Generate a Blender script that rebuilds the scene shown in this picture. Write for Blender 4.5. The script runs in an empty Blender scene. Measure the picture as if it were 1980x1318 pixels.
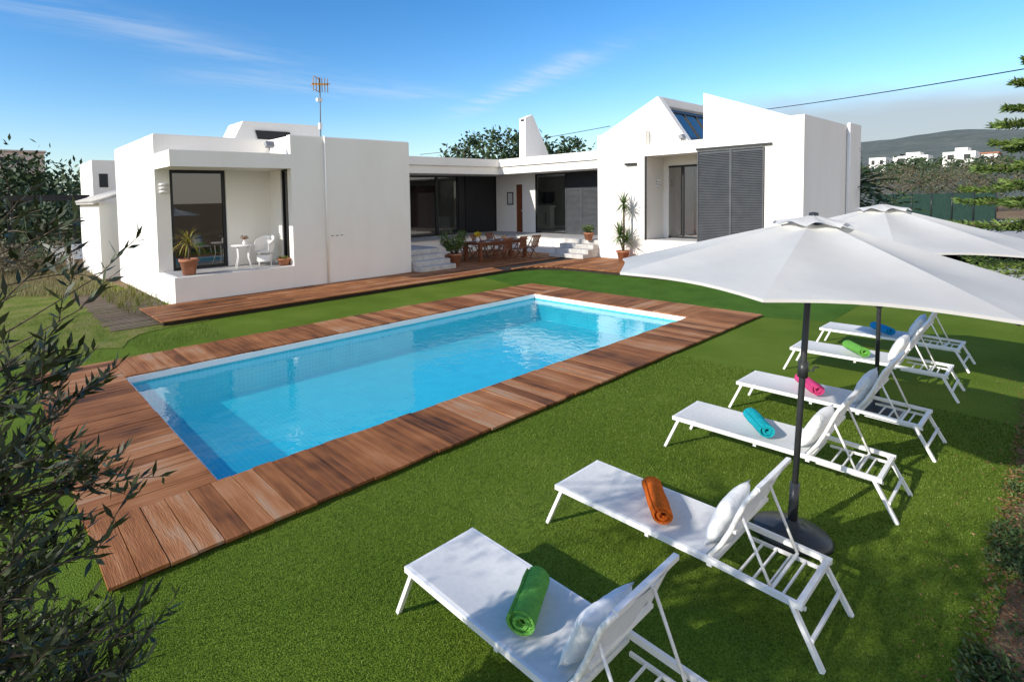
import bpy,bmesh,math,random
from mathutils import Vector,Matrix
R=random.Random(7)
SC=bpy.context.scene; C=SC.collection
U=R.uniform
# ---------------------------------------------------------------- camera model
W,H=1980.,1318.; cx,cy=800.,438.; V1=(2075.,355.); V2=(-50.,403.)
f=math.sqrt(-((V1[0]-cx)*(V2[0]-cx)+(V1[1]-cy)*(V2[1]-cy)))
def dc(px,py): return Vector(((px-cx)/f,(cy-py)/f,-1))
XA=dc(*V1).normalized(); YA=dc(*V2).normalized(); ZA=XA.cross(YA).normalized()
HC=2.65; CAM=Vector((0,0,HC))
def ray(px,py):
    d=dc(px,py); return Vector((XA.dot(d),YA.dot(d),ZA.dot(d)))
def G(px,py,z=0.):
    r=ray(px,py); return CAM+r*((z-HC)/r.z)
def AY(px,py,Y): r=ray(px,py); return CAM+r*(Y/r.y)
def AX(px,py,X): r=ray(px,py); return CAM+r*(X/r.x)
cd=bpy.data.cameras.new('camera'); co=bpy.data.objects.new('camera',cd); C.objects.link(co)
m=Matrix((XA,YA,ZA)).to_4x4(); m.translation=CAM; co.matrix_world=m
cd.sensor_width=36; cd.lens=f/W*36; cd.shift_x=(W/2-cx)/W; cd.shift_y=-(H/2-cy)/W
cd.clip_start=.05; cd.clip_end=9000; SC.camera=co
# ---------------------------------------------------------------- mesh builder
class MB:
    def __init__(s): s.v=[];s.f=[];s.s=[]
    def add(s,vs,fs,sm=False):
        b=len(s.v); s.v+= [tuple(v) for v in vs]; s.f+=[tuple(b+i for i in q) for q in fs]; s.s+=[sm]*len(fs); return s
    def box(s,x0,x1,y0,y1,z0,z1):
        vs=[(x,y,z) for z in(z0,z1) for y in(y0,y1) for x in(x0,x1)]
        return s.add(vs,[(0,2,3,1),(4,5,7,6),(0,1,5,4),(2,6,7,3),(0,4,6,2),(1,3,7,5)])
    def bar(s,p0,p1,w,h,up=(0,0,1)):
        p0=Vector(p0);p1=Vector(p1);d=(p1-p0).normalized();up=Vector(up)
        if abs(d.dot(up))>.98: up=Vector((0,1,0)) if abs(d.y)<.9 else Vector((1,0,0))
        a=d.cross(up).normalized();b=a.cross(d)
        vs=[p+a*(i*w/2)+b*(j*h/2) for p in(p0,p1) for i,j in((-1,-1),(1,-1),(1,1),(-1,1))]
        return s.add(vs,[(0,3,2,1),(4,5,6,7),(0,1,5,4),(1,2,6,5),(2,3,7,6),(3,0,4,7)])
    def tube(s,pts,r,n=8,cap=True):
        pts=[Vector(p) for p in pts]
        rs=r if isinstance(r,(list,tuple)) else [r]*len(pts)
        vs=[];a=None
        for i,p in enumerate(pts):
            d=(pts[min(i+1,len(pts)-1)]-pts[max(i-1,0)]).normalized()
            if a is None:
                a=d.cross(Vector((0,0,1)))
                if a.length<.1: a=d.cross(Vector((1,0,0)))
            else: a=a-d*a.dot(d)
            a.normalize(); b=d.cross(a)
            vs+=[p+(a*math.cos(k*2*math.pi/n)+b*math.sin(k*2*math.pi/n))*rs[i] for k in range(n)]
        fs=[(i*n+k,i*n+(k+1)%n,(i+1)*n+(k+1)%n,(i+1)*n+k) for i in range(len(pts)-1) for k in range(n)]
        s.add(vs,fs,True)
        if cap:
            b=len(s.v)-len(vs); L=(len(pts)-1)*n
            s.f+=[tuple(b+k for k in range(n))[::-1],tuple(b+L+k for k in range(n))]; s.s+=[False,False]
        return s
    def cyl(s,p0,p1,r0,r1=None,n=14): return s.tube([p0,p1],[r0,r0 if r1 is None else r1],n)
    def lathe(s,c,prof,n=20):
        vs=[(c[0]+r*math.cos(k*2*math.pi/n),c[1]+r*math.sin(k*2*math.pi/n),c[2]+z) for r,z in prof for k in range(n)]
        fs=[(i*n+k,i*n+(k+1)%n,(i+1)*n+(k+1)%n,(i+1)*n+k) for i in range(len(prof)-1) for k in range(n)]
        return s.add(vs,fs,True)
    def prism(s,pts,vec):
        vec=Vector(vec);n=len(pts);pts=[Vector(p) for p in pts]
        fs=[tuple(range(n)),tuple(range(2*n-1,n-1,-1))]+[(i,i+n,(i+1)%n+n,(i+1)%n) for i in range(n)]
        return s.add(pts+[p+vec for p in pts],fs)
    def quad(s,*p): return s.add(p,[tuple(range(len(p)))])
    def wall(s,ax,p0,p1,a0,a1,z0,z1,holes=()):
        A=sorted({a0,a1}|{min(max(h[i],a0),a1) for h in holes for i in(0,1)})
        Z=sorted({z0,z1}|{min(max(h[i],z0),z1) for h in holes for i in(2,3)})
        for i in range(len(A)-1):
            for j in range(len(Z)-1):
                ca=(A[i]+A[i+1])/2;cz=(Z[j]+Z[j+1])/2
                if any(h[0]<ca<h[1] and h[2]<cz<h[3] for h in holes): continue
                if ax=='Y': s.box(A[i],A[i+1],p0,p1,Z[j],Z[j+1])
                else: s.box(p0,p1,A[i],A[i+1],Z[j],Z[j+1])
        return s
    def blade(s,p,d,L,w,droop=.5,seg=4,up=.6):
        p=Vector(p);d=Vector(d).normalized();side=d.cross(Vector((0,0,1)))
        if side.length<.05: side=Vector((1,0,0))
        side.normalize();vs=[];dd=d.copy()
        for i in range(seg+1):
            t=i/seg;ww=w*(1-t)**.7*(.6+.8*min(t*3,1))/1.4+w*.02
            vs+=[p-side*ww/2,p+side*ww/2]
            p=p+dd*(L/seg);dd=(dd+Vector((0,0,-droop/seg*(1+t)))).normalized()
        return s.add(vs,[(2*i,2*i+1,2*i+3,2*i+2) for i in range(seg)])
    def leaf(s,p,d,L,w):
        d=Vector(d).normalized();q=Vector((R.gauss(0,1),R.gauss(0,1),R.gauss(0,1)));a=d.cross(q)
        if a.length<.01:return
        a.normalize();p=Vector(p)
        s.add([p,p+d*L*.45+a*w/2,p+d*L,p+d*L*.45-a*w/2],[(0,1,2,3)])
    def build(s,name,mt,parent=None,rc=True,bev=0):
        me=bpy.data.meshes.new(name); off=Vector((0,0,0)); o=parent
        while o: off+=o.location;o=o.parent
        me.from_pydata([(v[0]-off.x,v[1]-off.y,v[2]-off.z) for v in s.v],[],s.f)
        me.polygons.foreach_set('use_smooth',s.s)
        if rc and len(s.f)<30000:
            bm=bmesh.new();bm.from_mesh(me);bmesh.ops.recalc_face_normals(bm,faces=bm.faces);bm.to_mesh(me);bm.free()
        me.materials.append(mt)
        ob=bpy.data.objects.new(name,me);C.objects.link(ob);ob.parent=parent
        if bev:
            md=ob.modifiers.new('bevel','BEVEL');md.width=bev;md.segments=2;md.limit_method='ANGLE'
        return ob
def tag(o,label=None,cat=None,group=None,kind=None):
    if label:o['label']=label
    if cat:o['category']=cat
    if group:o['group']=group
    if kind:o['kind']=kind
    return o
def empty(name,loc,label,cat,group=None):
    o=bpy.data.objects.new(name,None);C.objects.link(o);o.location=loc;o.empty_display_size=.1
    return tag(o,label,cat,group)
def copytree(o,parent=None):
    c=o.copy();C.objects.link(c);c.parent=parent
    for ch in list(o.children):
        if ch.parent==o: copytree(ch,c)
    return c
# ---------------------------------------------------------------- materials
def nt(name):
    m=bpy.data.materials.new(name);m.use_nodes=True;t=m.node_tree;t.nodes.clear();return m,t
def mk(name,cols,rough=.7,ns=5,isl=0,st=(1,1,1),bump=0,bs=60,spec=.4,metal=0,trans=0,detail=3,pos=None,coat=0,fine=0,fs=200,bd=.02):
    m,t=nt(name);N=t.nodes;L=t.links
    out=N.new('ShaderNodeOutputMaterial');p=N.new('ShaderNodeBsdfPrincipled')
    tc=N.new('ShaderNodeTexCoord');mp=N.new('ShaderNodeMapping');mp.inputs['Scale'].default_value=st
    L.new(tc.outputs['Object'],mp.inputs[0])
    g=None
    def mixf(a,b,w):
        x=N.new('ShaderNodeMix');x.inputs[0].default_value=w;L.new(a,x.inputs[2]);L.new(b,x.inputs[3]);return x.outputs[0]
    if isl>=1:
        g=N.new('ShaderNodeNewGeometry');fac=g.outputs['Random Per Island']
    else:
        nz=N.new('ShaderNodeTexNoise');nz.inputs['Scale'].default_value=ns;nz.inputs['Detail'].default_value=detail;nz.inputs['Roughness'].default_value=.6
        L.new(mp.outputs[0],nz.inputs['Vector'])
        mr=N.new('ShaderNodeMapRange');mr.inputs[1].default_value=.3;mr.inputs[2].default_value=.7;L.new(nz.outputs[0],mr.inputs[0])
        fac=mr.outputs[0]
        if fine:
            n2=N.new('ShaderNodeTexNoise');n2.inputs['Scale'].default_value=fs;n2.inputs['Detail'].default_value=2
            L.new(tc.outputs['Object'],n2.inputs['Vector'])
            m2=N.new('ShaderNodeMapRange');m2.inputs[1].default_value=.32;m2.inputs[2].default_value=.68;L.new(n2.outputs[0],m2.inputs[0])
            fac=mixf(fac,m2.outputs[0],fine)
        if isl:
            g=N.new('ShaderNodeNewGeometry');fac=mixf(fac,g.outputs['Random Per Island'],isl)
    cr=N.new('ShaderNodeValToRGB');el=cr.color_ramp.elements
    while len(el)<len(cols): el.new(.5)
    for i,c in enumerate(cols):
        el[i].position=pos[i] if pos else i/max(1,len(cols)-1);el[i].color=(*c,1)
    L.new(fac,cr.inputs[0]);L.new(cr.outputs[0],p.inputs['Base Color'])
    p.inputs['Roughness'].default_value=rough;p.inputs['Metallic'].default_value=metal
    p.inputs['Specular IOR Level'].default_value=spec;p.inputs['Coat Weight'].default_value=coat
    if bump:
        nb=N.new('ShaderNodeTexNoise');nb.inputs['Scale'].default_value=bs;nb.inputs['Detail'].default_value=1
        L.new(mp.outputs[0],nb.inputs['Vector'])
        bp=N.new('ShaderNodeBump');bp.inputs['Strength'].default_value=bump;bp.inputs['Distance'].default_value=bd
        L.new(nb.outputs[0],bp.inputs['Height']);L.new(bp.outputs[0],p.inputs['Normal'])
    if trans:
        tr=N.new('ShaderNodeBsdfTranslucent');L.new(cr.outputs[0],tr.inputs[0]);mx=N.new('ShaderNodeMixShader');mx.inputs[0].default_value=trans
        L.new(p.outputs[0],mx.inputs[1]);L.new(tr.outputs[0],mx.inputs[2]);L.new(mx.outputs[0],out.inputs[0])
    else: L.new(p.outputs[0],out.inputs[0])
    return m
wallm=mk('white_stucco',[(.86,.825,.76),(.9,.87,.81),(.92,.89,.83)],.88,.9,st=(1,1,.3),bump=.1,bs=30,spec=.2,fine=.15,fs=30)
concm=mk('pale_concrete',[(.42,.4,.37),(.6,.58,.55)],.85,4,bump=.1)
tilem=mk('terrace_tile',[(.36,.35,.34),(.48,.47,.46)],.6,3)
blackm=mk('black_metal',[(.012,.013,.015),(.02,.021,.024)],.4,8)
shutm=mk('anthracite_shutter',[(.068,.074,.082),(.09,.097,.105)],.55,3)
turfc=[(.032,.062,.005),(.09,.148,.011),(.13,.195,.02),(.22,.28,.06)]
turf=mk('artificial_turf',turfc,.9,.55,bump=.8,bs=90,spec=.1,fine=.6,fs=70,bd=.014)
turfb=mk('turf_blades',[(.035,.075,.005),(.085,.145,.011),(.125,.19,.02),(.23,.28,.065)],.7,1,isl=1,spec=.25,trans=.2)
turf2=mk('emerald_turf',[(.022,.065,.006),(.06,.14,.012),(.09,.185,.024)],.9,1.5,bump=.8,bs=70,spec=.1,fine=.6,fs=40,bd=.014)
lawn=mk('natural_lawn',[(.05,.08,.012),(.1,.14,.018),(.15,.18,.03),(.22,.2,.07),(.19,.14,.07)],.95,1.4,bump=.9,bs=40,spec=.1,fine=.4,fs=20)
dirt=mk('dry_ground',[(.13,.07,.04),(.2,.125,.07),(.27,.19,.11),(.15,.15,.06)],.95,.45,bump=.8,bs=25,spec=.1,fine=.35,fs=30)
gravel=mk('pale_gravel',[(.36,.34,.31),(.5,.48,.45)],.95,6,bump=.6,bs=60)
asph=mk('asphalt',[(.035,.035,.037),(.06,.06,.06)],.9,6,bump=.3)
deckc=[(.07,.03,.014),(.22,.08,.028),(.32,.122,.042),(.41,.18,.075),(.42,.28,.18)]
dp=[.14,.34,.52,.7,.95]
deckx=mk('hardwood_deck_lengthwise',deckc,.65,3.0,isl=.48,st=(.4,5,1),bump=.3,bs=22,spec=.2,fine=.34,fs=2.2,pos=dp)
decky=mk('hardwood_deck_crosswise',deckc,.65,3.0,isl=.48,st=(5,.4,1),bump=.3,bs=22,spec=.2,fine=.34,fs=2.2,pos=dp)
oldw=mk('weathered_path_timber',[(.1,.07,.045),(.16,.11,.07),(.2,.16,.11)],.8,4,isl=.5,bump=.3,fine=.2,fs=9)
darkw=mk('dark_wood_subframe',[(.02,.013,.01),(.035,.022,.015)],.8,6)  # dark wood of the joists under the deck boards
teak=mk('reddish_teak',[(.12,.036,.014),(.26,.085,.032)],.5,8,st=(1,1,4))
dteak=mk('dark_stained_wood',[(.05,.018,.009),(.1,.035,.016)],.5,8,st=(1,1,4))
terra=mk('terracotta',[(.32,.12,.06),(.45,.2,.11)],.8,9,bump=.15)
soil=mk('soil',[(.03,.02,.012),(.06,.04,.025)],.95,20)
white=mk('white_enamel',[(.82,.81,.79),(.88,.87,.85)],.35,6)
sling=mk('white_mesh_textile',[(.74,.73,.72),(.82,.81,.8)],.75,30,trans=.15)
cush=mk('white_cushion',[(.8,.79,.77),(.87,.86,.84)],.85,9,bump=.35,bs=16)
canv=mk('white_canvas',[(.75,.73,.69),(.84,.82,.77)],.85,2.2,bump=.15,bs=9,trans=.35)
polem=mk('charcoal_pole',[(.025,.027,.03),(.04,.042,.045)],.35,8)
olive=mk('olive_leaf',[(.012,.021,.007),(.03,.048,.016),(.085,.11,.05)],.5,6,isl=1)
bark=mk('bark',[(.07,.05,.035),(.16,.125,.09)],.9,20,bump=.5)
green=mk('bright_leaf',[(.03,.07,.012),(.08,.14,.028),(.15,.22,.05)],.55,4,isl=1)
weedm=mk('weed_leaf',[(.02,.045,.01),(.05,.09,.02),(.1,.15,.04)],.6,4,isl=1)
dgreen=mk('dark_leaf',[(.015,.03,.01),(.035,.065,.02),(.06,.1,.035)],.6,.5,isl=.4)
scrub=mk('scrub_leaf',[(.1,.08,.05),(.16,.13,.085),(.12,.14,.07)],.8,.6,isl=1)
pineg=mk('pine_leaf',[(.04,.085,.016),(.1,.17,.028),(.2,.26,.06)],.6,2,isl=1)
dryg=mk('dry_grass',[(.2,.16,.08),(.3,.25,.13),(.1,.14,.04)],.9,1,isl=1)
litterm=mk('leaf_litter',[(.11,.045,.02),(.22,.1,.045),(.33,.2,.1)],.9,1,isl=1)
hillm=mk('wooded_hillside',[(.075,.09,.075),(.11,.125,.1),(.16,.165,.14)],.95,.03,fine=.5,fs=.16,bump=0)  # grey mixed into the greens puts distance haze into the hill colour
def towelm(n,c): return mk(n,[tuple(x*.75 for x in c),c],.95,25,bump=.9,bs=140,spec=.05)
greent=towelm('green_terry',(.2,.54,.1));orant=towelm('orange_terry',(.8,.17,.025));cyant=towelm('turquoise_terry',(.02,.5,.58));pinkt=towelm('pink_terry',(.85,.09,.27));bluet=towelm('blue_terry',(.02,.35,.7))
def schlick(N,L,f0,normal=None,mul=1.):
    g=N.new('ShaderNodeNewGeometry');d=N.new('ShaderNodeVectorMath');d.operation='DOT_PRODUCT'
    L.new(g.outputs['Incoming'],d.inputs[0]);L.new(normal if normal else g.outputs['Normal'],d.inputs[1])
    def M(op,a,b=None,cl=False):
        n=N.new('ShaderNodeMath');n.operation=op;n.use_clamp=cl
        for i,v in enumerate((a,b)):
            if v is None: continue
            if isinstance(v,(int,float)): n.inputs[i].default_value=v
            else: L.new(v,n.inputs[i])
        return n.outputs[0]
    c=M('SUBTRACT',1,M('ABSOLUTE',d.outputs['Value']),True)
    return M('ADD',M('MULTIPLY',M('POWER',c,5),(1-f0)*mul),f0,True)
def glassm(name,tint,f0):
    m,t=nt(name);N=t.nodes;L=t.links;o=N.new('ShaderNodeOutputMaterial');a=N.new('ShaderNodeBsdfTransparent');a.inputs[0].default_value=(*tint,1)
    g=N.new('ShaderNodeBsdfGlossy');g.inputs['Roughness'].default_value=.01
    x=N.new('ShaderNodeMixShader');L.new(schlick(N,L,f0),x.inputs[0]);L.new(a.outputs[0],x.inputs[1]);L.new(g.outputs[0],x.inputs[2]);L.new(x.outputs[0],o.inputs[0]);return m
glass=glassm('clear_glass',(.7,.75,.75),.1);dglass=glassm('tinted_glass',(.25,.28,.3),.16);rglass=glassm('reflective_door_glass',(.8,.85,.85),.42)
# water
def waterm():
    m,t=nt('pool_water');N=t.nodes;L=t.links;o=N.new('ShaderNodeOutputMaterial');a=N.new('ShaderNodeBsdfTransparent');a.inputs[0].default_value=(.68,.98,.99,1)
    df=N.new('ShaderNodeBsdfDiffuse');df.inputs[0].default_value=(.04,.6,.78,1)
    m0=N.new('ShaderNodeMixShader');m0.inputs[0].default_value=.34;L.new(a.outputs[0],m0.inputs[1]);L.new(df.outputs[0],m0.inputs[2])
    g=N.new('ShaderNodeBsdfGlossy');g.inputs['Roughness'].default_value=.02
    tc=N.new('ShaderNodeTexCoord');nz=N.new('ShaderNodeTexNoise');nz.inputs['Scale'].default_value=4.2;nz.inputs['Detail'].default_value=3;nz.inputs['Distortion'].default_value=.6
    L.new(tc.outputs['Object'],nz.inputs['Vector']);b=N.new('ShaderNodeBump');b.inputs['Strength'].default_value=.26;b.inputs['Distance'].default_value=.02
    L.new(nz.outputs[0],b.inputs['Height']);L.new(b.outputs[0],g.inputs['Normal'])
    x=N.new('ShaderNodeMixShader');L.new(schlick(N,L,.03,None,1.),x.inputs[0]);L.new(m0.outputs[0],x.inputs[1]);L.new(g.outputs[0],x.inputs[2]);L.new(x.outputs[0],o.inputs[0]);return m
def mosaicm():
    m,t=nt('blue_mosaic');N=t.nodes;L=t.links;o=N.new('ShaderNodeOutputMaterial');p=N.new('ShaderNodeBsdfPrincipled');p.inputs['Roughness'].default_value=.4
    tc=N.new('ShaderNodeTexCoord')
    sx=N.new('ShaderNodeSeparateXYZ');L.new(tc.outputs['Object'],sx.inputs[0])
    def M(op,a,b=None):
        n=N.new('ShaderNodeMath');n.operation=op
        for i,v in enumerate((a,b)):
            if v is None: continue
            if isinstance(v,(int,float)): n.inputs[i].default_value=v
            else: L.new(v,n.inputs[i])
        return n.outputs[0]
    def line(s): return M('GREATER_THAN',M('ABSOLUTE',M('SUBTRACT',M('FRACT',M('MULTIPLY',M('ADD',s,.011),1/.075)),.5)),.45)
    ln=M('MAXIMUM',M('MAXIMUM',line(sx.outputs[0]),line(sx.outputs[1])),line(sx.outputs[2]))
    nz=N.new('ShaderNodeTexNoise');nz.inputs['Scale'].default_value=1.6;nz.inputs['Detail'].default_value=4;nz.inputs['Distortion'].default_value=1.4;L.new(tc.outputs['Object'],nz.inputs['Vector'])
    cr=N.new('ShaderNodeValToRGB');cr.color_ramp.elements[0].position=.3;cr.color_ramp.elements[0].color=(.015,.52,.68,1);cr.color_ramp.elements[1].position=.7;cr.color_ramp.elements[1].color=(.06,.68,.78,1);L.new(nz.outputs[0],cr.inputs[0])
    mx=N.new('ShaderNodeMix');mx.data_type='RGBA';L.new(M('MULTIPLY',ln,.6),mx.inputs[0]);L.new(cr.outputs[0],mx.inputs[6]);mx.inputs[7].default_value=(.4,.82,.88,1)
    L.new(mx.outputs[2],p.inputs['Base Color']);L.new(p.outputs[0],o.inputs[0]);return m
water=waterm();mosaic=mosaicm()
# ---------------------------------------------------------------- ground
PX0,PX1,PY0,PY1=1.64,11.45,5.0,9.02   # pool
DX0,DX1,DY0,DY1=.57,12.7,4.07,10.12
def sheet(name,polys,z,mt,kind='structure'):
    b=MB()
    for p in polys: b.quad(*[(q[0],q[1],z) for q in p])
    return tag(b.build(name,mt),kind=kind)
def rect(x0,x1,y0,y1): return [(x0,y0),(x1,y0),(x1,y1),(x0,y1)]
def holed(x0,x1,y0,y1): return [rect(x0,PX0-.05,y0,y1),rect(PX1+.05,x1,y0,y1),rect(PX0-.05,PX1+.05,y0,PY0-.05),rect(PX0-.05,PX1+.05,PY1+.05,y1)]
sheet('ground',holed(-4000,4000,-4000,4000),-.012,dirt)
edge=[(-6,.1)]+[(x*.2-2,.22+.06*math.sin(x*.8)+U(-.05,.05)) for x in range(0,97)]
b=MB()
for (x0,y0),(x1,y1) in zip(edge,edge[1:]): b.quad((x0,y0,0),(x1,y1,0),(x1,1.,0),(x0,1.,0))
for p in [rect(-6,PX0-.05,1,11.2),rect(PX1+.05,17.3,1,11.2),rect(PX0-.05,PX1+.05,1,PY0-.05),rect(PX0-.05,PX1+.05,PY1+.05,11.2)]: b.quad(*[(q[0],q[1],0) for q in p])
b.quad((-1,11.2,0),(17.3,11.2,0),(17.3,14,0),(-1,14,0))
tag(b.build('turf',turf),kind='structure')
sheet('turf_extension',[[(12.3,10.3),(12.72,10.2),(12.72,4.0),(13.1,3.0),(17,3.0),(17,14),(13.2,13.4)]],.005,turf2)
le=[(-6+i*.2,11.2+U(-.2,.2)) for i in range(0,41)]+[(2.2,11.6),(2.5,12.0),(3.1,12.2),(4,12.25)]
b=MB()
for (x0,y0),(x1,y1) in zip(le,le[1:]): b.quad((x0,y0,.009),(x1,y1,.009),(x1,15.5,.009),(x0,15.5,.009))
b.quad((-9,15.5,.009),(3.8,15.5,.009),(3.4,22,.009),(-9,25,.009))
tag(b.build('lawn',lawn),kind='structure')
sheet('gravel_yard',[rect(17.4,34,-6,4.9),rect(26,60,-10,12)],.004,gravel)
sheet('driveway',[[tuple(G(x,y).xy) for x,y in ((1770,437),(1945,440),(1930,424),(1720,423))]],.012,asph)
# ---------------------------------------------------------------- pool
pool=empty('swimming_pool',(PX0,PY0,0),'rectangular swimming pool lined with blue mosaic, sunk in the timber deck','pool')
FZ=-.62
b=MB();b.quad((PX0,PY0,FZ),(PX1,PY0,FZ),(PX1,PY1,FZ),(PX0,PY1,FZ))
for a,c in (((PX0,PY0),(PX1,PY0)),((PX1,PY0),(PX1,PY1)),((PX1,PY1),(PX0,PY1)),((PX0,PY1),(PX0,PY0))):
    b.quad((*a,FZ),(*c,FZ),(*c,-.06),(*a,-.06))
b.build('basin',mosaic,pool,rc=False)
b=MB();e=.05
b.box(PX0-e,PX1+e,PY0-e,PY0+.02,-.06,.035);b.box(PX0-e,PX1+e,PY1-.02,PY1+e,-.06,.035)
b.box(PX0-e,PX0+.02,PY0+.021,PY1-.021,-.06,.035);b.box(PX1-.02,PX1+e,PY0+.021,PY1-.021,-.06,.035)
b.build('coping',white,pool)
b=MB()
b.quad((PX0+.021,PY0+.021,-.085),(PX1-.021,PY0+.021,-.085),(PX1-.021,PY1-.021,-.085),(PX0+.021,PY1-.021,-.085))
tag(b.build('water',water,rc=False),kind='structure')
b=MB();b.box(PX0+.02,PX0+.05,6.9,7.25,-.3,-.1);b.build('skimmer',white,pool)
def planks(b,x0,x1,y0,y1,z0,z1,along,w=.19,gap=.006,jit=0):
    if along=='y':
        x=x0
        while x<x1-.02:
            q=min(x+w,x1); b.box(x+gap/2,q-gap/2,y0-U(0,jit),y1+U(0,jit),z0,z1+U(-.003,.003)); x+=w
    else:
        y=y0
        while y<y1-.02:
            q=min(y+w,y1); b.box(x0-U(0,jit),x1+U(0,jit),y+gap/2,q-gap/2,z0,z1+U(-.003,.003)); y+=w
pd=empty('pool_deck',(DX0,DY0,0),'weathered reddish timber deck framing the swimming pool','deck')
b=MB();planks(b,DX0,DX1,DY0,PY0-.01,.035,.06,'y',.2,.008,.02);b.build('boards',decky,pd)
b=MB();planks(b,PX0,DX1,PY1+.01,DY1,.035,.06,'y',.2,.008,.02);b.build('boards',decky,pd)
b=MB();planks(b,DX0,PX0-.01,PY0-.007,DY1,.035,.06,'x',.2,.008,.01);b.build('boards',deckx,pd)
b=MB();planks(b,PX1+.01,DX1,PY0-.007,PY1+.007,.035,.06,'x',.2,.008,.01);b.build('boards',deckx,pd)
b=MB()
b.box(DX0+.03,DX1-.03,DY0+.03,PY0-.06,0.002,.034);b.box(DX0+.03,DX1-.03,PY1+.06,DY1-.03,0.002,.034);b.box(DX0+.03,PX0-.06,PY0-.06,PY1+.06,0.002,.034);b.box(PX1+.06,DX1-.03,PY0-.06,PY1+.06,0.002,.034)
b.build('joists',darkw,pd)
td=empty('terrace_deck',(2.7,12.3,0),'raised brown timber walkway running along the foot of the white villa','deck')
DZ=.12
b=MB()
y=12.35
while y<17.6:
    if y<13.2: xe=14.0+(y-12.35)*.4
    else: xe=19.45
    x=3.0
    while x<xe:
        q=min(x+U(2.2,3.4),xe)
        if y<14.3 or x>11.5 or q>11.6:
            xs=max(x,11.6) if y>14.3 else x
            if q>xs+.05: b.box(xs+.002,q-.002,y+.003,y+.142,DZ-.025,DZ+U(-.002,.002))
        x=q
    y+=.145
b.build('boards',deckx,td)
b=MB()
edgep=[(14.0,12.35),(14.9,12.3),(15.5,12.0),(15.9,11.4),(16.05,10.6),(16.1,9.)]
for i in range(60):
    y0=4.2+i*.145
    if y0>12.9: break
    if y0<9: xl=16.1
    else:
        xl=14.0
        for (xa,ya),(xb,yb) in zip(edgep,edgep[1:]):
            if yb<=y0<=ya: xl=xa+(xb-xa)*(ya-y0)/(ya-yb)
        if y0>12.35: continue
    xr=19.45; x=xl
    while x<xr-.05:
        q=min(x+U(1.6,2.6),xr);b.box(x+.002,q-.002,y0+.003,y0+.142,DZ-.026,DZ-.001+U(-.002,.002));x=q
b.build('boards',deckx,td)
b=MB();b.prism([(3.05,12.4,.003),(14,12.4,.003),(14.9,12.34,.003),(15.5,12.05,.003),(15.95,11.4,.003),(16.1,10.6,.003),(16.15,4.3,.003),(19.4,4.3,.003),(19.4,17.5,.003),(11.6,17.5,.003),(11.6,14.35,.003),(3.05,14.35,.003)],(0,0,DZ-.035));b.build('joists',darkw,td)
b=MB();planks(b,2.15,3.7,12.6,18.5,.0,.024,'x',.16,.045,.14)
tag(b.build('garden_path',oldw),'old grey-brown plank path in the grass beside the villa end wall','path')
# ---------------------------------------------------------------- villa
villa=empty('villa',(3.86,14.4,0),'white flat-roofed modern villa with dark shutters and angular skylights behind the pool','house')
def P(b,n,mt=wallm,bev=0,par=villa): return b.build(n,mt,par,bev=bev)
def window(ax,p,a0,a1,z0,z1,nx=1,par=villa,fm=blackm,gm=dglass,fw=.06,nz=1,d=.08,name='window'):
    b=MB()
    def bx(u0,u1,w0,w1):
        if ax=='Y': b.box(u0,u1,p,p+d,w0,w1)
        else: b.box(p,p+d,u0,u1,w0,w1)
    bx(a0,a0+fw,z0,z1);bx(a1-fw,a1,z0,z1);bx(a0+fw,a1-fw,z0,z0+fw);bx(a0+fw,a1-fw,z1-fw,z1)
    for i in range(1,nx):
        u=a0+(a1-a0)*i/nx;bx(u-fw/2,u+fw/2,z0+fw,z1-fw)
    o=b.build(name,fm,par);g=MB()
    if ax=='Y': g.quad((a0+fw,p+d/2,z0+fw),(a1-fw,p+d/2,z0+fw),(a1-fw,p+d/2,z1-fw),(a0+fw,p+d/2,z1-fw))
    else: g.quad((p+d/2,a0+fw,z0+fw),(p+d/2,a1-fw,z0+fw),(p+d/2,a1-fw,z1-fw),(p+d/2,a0+fw,z1-fw))
    g.build('pane',gm,o,rc=False);return o
def shutter(X,y0,y1,z0,z1,par=villa):
    b=MB();fw=.03;b.box(X,X+.05,y0,y0+fw,z0,z1);b.box(X,X+.05,y1-fw,y1,z0,z1);b.box(X,X+.05,y0+fw,y1-fw,z0,z0+fw);b.box(X,X+.05,y0+fw,y1-fw,z1-fw,z1)
    z=z0+fw+.02
    while z<z1-fw-.03:
        b.bar((X+.025,y0+fw,z),(X+.025,y1-fw,z),.04,.012,up=(-1.1,0,1));z+=.055
    b.box(X+.045,X+.05,y0+fw,y1-fw,z0+fw,z1-fw)
    return b.build('shutter',shutm,par)
HX0=3.86;HF=14.4;HB=15.9;HT=4.55
xr=AY(565,400,HF).x; xe=AY(793,400,HF).x
wx0=AY(330,400,HB).x;wx1=AY(438,400,HB).x;wz1=AY(385,329,HB).z
PF=.76
b=MB();b.wall('X',HX0,HX0+.25,HB,21.06,0,HT);P(b,'end_wall')
b=MB();b.wall('Y',HB,HB+.2,HX0+.251,xr+.3,0,HT,[(wx0,wx1,PF,wz1)]);P(b,'porch_wall')
window('Y',HB+.06,wx0,wx1,PF,wz1,1,fw=.09)
b=MB();b.box(HX0,xr-.002,HF,HB-.002,0,PF);P(b,'porch_plinth')
b=MB();b.box(HX0+.1,xr-.003,HF+.12,HB-.01,PF,PF+.012);P(b,'porch_floor',tilem)
b=MB();b.box(HX0,xr-.002,HF,HB-.002,3.6,4.02);P(b,'canopy')
ry0=HF+.22;ry1=HF+.62
b=MB();b.wall('Y',HF,HF+.25,xr,xe,0,HT);b.wall('X',xr,xr+.2,HF+.25,HB,0,HT,[(ry0,ry1+.1,PF,wz1)]);P(b,'front_wall')
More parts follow.
